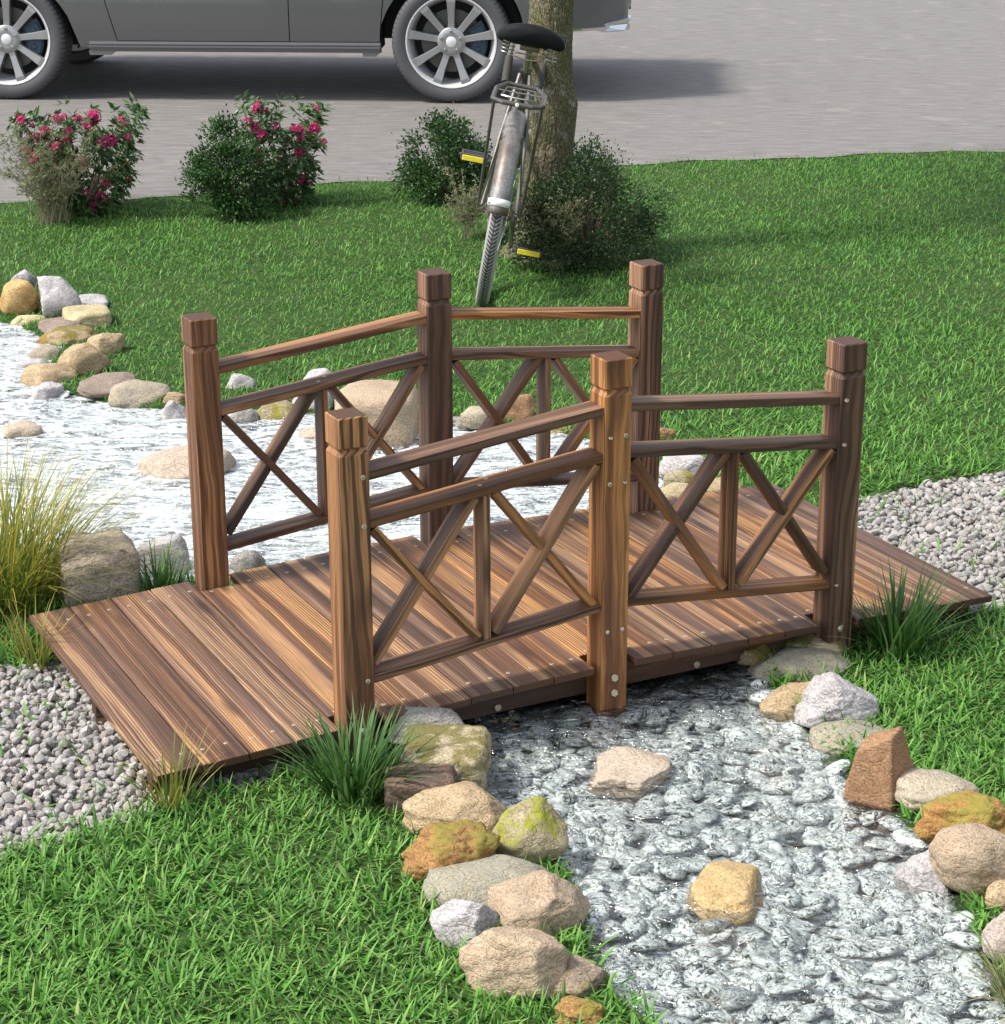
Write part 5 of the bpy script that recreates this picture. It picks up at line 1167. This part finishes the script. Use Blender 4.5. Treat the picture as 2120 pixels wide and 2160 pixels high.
for far in (False, True):
    yy = (lambda y: CW - y) if far else (lambda y: y)
    wl = [(0.55, 1.03, 0.05), (1.25, 1.58, 0.22), (3.3, 1.58, 0.23), (3.78, 1.05, 0.10)]
    obj('side_window', MB().add([(x, yy(y), z) for x, z, y in wl], [(0, 1, 2, 3)]).mesh('side_window'), M['car_glass'], car)
    for xa, xb in ((1.72, 1.80), (2.62, 2.72)):
        obj('pillar', MB().add([(xa, yy(0.045), 1.03), (xb, yy(0.045), 1.03), (xb, yy(0.215), 1.59), (xa, yy(0.215), 1.59)], [(0, 1, 2, 3)]).mesh('pillar'), M['car_dark'], car)
    obj('tail_light', box_mesh('tail_light', 0.10, 0.22, 0.12, 0.02, 2), M['lamp_red'], car, (3.83, yy(0.30), 0.90))
    obj('headlight', box_mesh('headlight', 0.12, 0.30, 0.11, 0.02, 2), M['lamp_clear'], car, (-0.85, yy(0.50), 0.72))
    # bright strip and tail pipe trim under the rear bumper
    V = []; F = []; xs = np.linspace(3.48, 3.945, 18)
    for x in xs:
        y = side_y(x, 0.45) - 0.012; lift = 0.0 + 0.014 * smooth(3.72, 3.80, np.array(x)); 
        for dy, z in ((0.03, 0.462), (0.0, 0.458), (0.0, 0.446 - lift * 0), (0.004, 0.441 - lift * 1.4), (0.05, 0.441 - lift * 1.4)): V.append((float(x), yy(y + dy), float(z)))
    for i in range(17):
        for j in range(4): F.append((i * 5 + j, i * 5 + j + 1, i * 5 + 6 + j, i * 5 + 5 + j))
    obj('bumper_trim', MB().add(V, F).mesh('bumper_trim'), M['car_chrome'], car)
    tp = MB().add([(3.76, yy(0.16), 0.462), (3.935, yy(0.27), 0.470), (3.945, yy(0.27), 0.500), (3.80, yy(0.17), 0.478), (3.80, yy(0.165), 0.424), (3.915, yy(0.245), 0.424)] + [(x, yy(0.45), z) for x, z in ((3.76, 0.462), (3.95, 0.470), (3.95, 0.50), (3.80, 0.478), (3.80, 0.424), (3.93, 0.424))],
        [(0, 1, 2, 3), (0, 4, 5, 1), (6, 9, 8, 7), (6, 7, 11, 10), (1, 7, 8, 2), (5, 11, 7, 1), (4, 10, 11, 5), (0, 6, 10, 4), (2, 8, 9, 3), (3, 9, 6, 0)])
    obj('exhaust_trim', bevelled(tp.mesh('exhaust_trim', smooth=False), 0.004), M['car_chrome'], car)
# wheels
tyre_me = MB().lathe([(0.284, 0.020), (0.288, 0.008), (0.300, 0.002), (0.325, -0.004), (0.350, -0.001), (0.364, 0.007), (0.3725, 0.018), (0.3755, 0.032), (0.376, 0.068), (0.369, 0.070), (0.369, 0.078), (0.376, 0.080), (0.376, 0.118), (0.369, 0.120), (0.369, 0.128), (0.376, 0.130), (0.376, 0.168), (0.369, 0.170), (0.369, 0.178), (0.376, 0.180), (0.3755, 0.213), (0.372, 0.228), (0.35, 0.246), (0.30, 0.246), (0.284, 0.225)], 128).mesh('tyre', angle=28)
barrel_me = MB().lathe([(0.288, 0.010), (0.286, 0.004), (0.280, 0.004), (0.274, 0.012), (0.262, 0.034), (0.258, 0.060), (0.246, 0.090), (0.246, 0.215), (0.284, 0.225)], 96).mesh('rim', angle=40)
def spoke_me():
    V = []; F = []
    st_ = [(0.070, 0.020, 0.030, 0.024), (0.11, 0.019, 0.029, 0.021), (0.18, 0.021, 0.022, 0.021), (0.245, 0.027, 0.014, 0.024), (0.270, 0.031, 0.016, 0.028)]
    for r_, wf, yf, wb in st_:
        V += [(-wf, yf, r_), (wf, yf, r_), (wb * 1.15, yf + 0.036, r_), (-wb * 1.15, yf + 0.036, r_)]
    for i in range(len(st_) - 1):
        for j in range(4): F.append((i * 4 + j, i * 4 + (j + 1) % 4, i * 4 + 4 + (j + 1) % 4, i * 4 + 4 + j))
    F += [(3, 2, 1, 0), (16, 17, 18, 19)]
    return bevelled(MB().add(V, F).mesh('rim_spoke', smooth=False), 0.0022, 2)
SPK = spoke_me(); SPK.materials.append(M['alloy_grey'])
hub_me = MB().lathe([(0.0001, 0.024), (0.034, 0.024), (0.050, 0.022), (0.080, 0.024), (0.088, 0.030), (0.092, 0.062), (0.0001, 0.07)], 48).mesh('hub', angle=40); hub_me.materials.append(M['alloy_grey'])
cap_me = MB().lathe([(0.0001, 0.0175), (0.030, 0.0175), (0.033, 0.019), (0.034, 0.026)], 32).mesh('hub_cap', angle=40); cap_me.materials.append(M['alloy'])
nut_me = MB().lathe([(0.0001, 0.016), (0.009, 0.016), (0.0105, 0.0175), (0.0105, 0.026), (0.0155, 0.0262), (0.0155, 0.0235), (0.0175, 0.0235), (0.0175, 0.030)], 18).mesh('lug_nut', angle=40); nut_me.materials.append(plain('lug_nut', (0.33, 0.37, 0.33), 0.25, 0.8, vary=0.3))
disc_me = MB().lathe([(0.07, 0.100), (0.195, 0.100), (0.195, 0.125), (0.07, 0.125)], 48, closed=True).mesh('brake_disc', angle=30)
cv = MB()
for y0, y1, r0, r1, w in ((0.075, 0.105, 0.115, 0.225, 0.62), (0.062, 0.078, 0.130, 0.215, 0.50)):
    V = []; F = []
    for i in range(13):
        a = -w + 2 * w * i / 12
        for r_, y in ((r0, y1), (r0, y0), (r1, y0), (r1, y1)): V.append((r_ * math.cos(a), y, r_ * math.sin(a)))
    for i in range(12):
        for j in range(4): F.append((i * 4 + j, i * 4 + (j + 1) % 4, i * 4 + 4 + (j + 1) % 4, i * 4 + 4 + j))
    F += [(0, 1, 2, 3), (51, 50, 49, 48)]; cv.add(V, F)
for a in (-0.3, 0.0, 0.3): cv.lathe([(0.0001, 0.052), (0.017, 0.053), (0.02, 0.064)], 12, Matrix.Translation((0.172 * math.cos(a), 0, 0.172 * math.sin(a))))
cal_me = bevelled(cv.mesh('brake_caliper', smooth=False), 0.003)
back_me = MB().lathe([(0.0001, 0.18), (0.246, 0.18), (0.246, 0.185), (0.0001, 0.19)], 32).mesh('wheel_back')
def car_wheel(x, far, turn=0.0):
    w = empty('wheel'); w.parent = car; w.location = (x, CW if far else 0.0, WR); w.rotation_euler = (0, 0, math.pi if far else 0)
    obj('tyre', tyre_me, M['car_tyre'], w); obj('rim', barrel_me, M['alloy'], w); obj('brake_disc', disc_me, M['disc'], w); obj('brake_caliper', cal_me, M['caliper'], w); obj('dust_shield', back_me, M['car_dark'], w)
    for k in range(9): obj('rim_spoke', SPK, None, w, (0, 0, 0), (0, k * 2 * math.pi / 9 + turn, 0))
    obj('hub', hub_me, None, w); obj('hub_cap', cap_me, None, w)
    for k in range(5): a = math.pi / 2 + k * 2 * math.pi / 5; obj('lug_nut', nut_me, None, w, (0.0635 * math.cos(a), 0, 0.0635 * math.sin(a)))
car_wheel(0.0, False, 0.06); car_wheel(WBASE, False); car_wheel(0.0, True); car_wheel(WBASE, True)
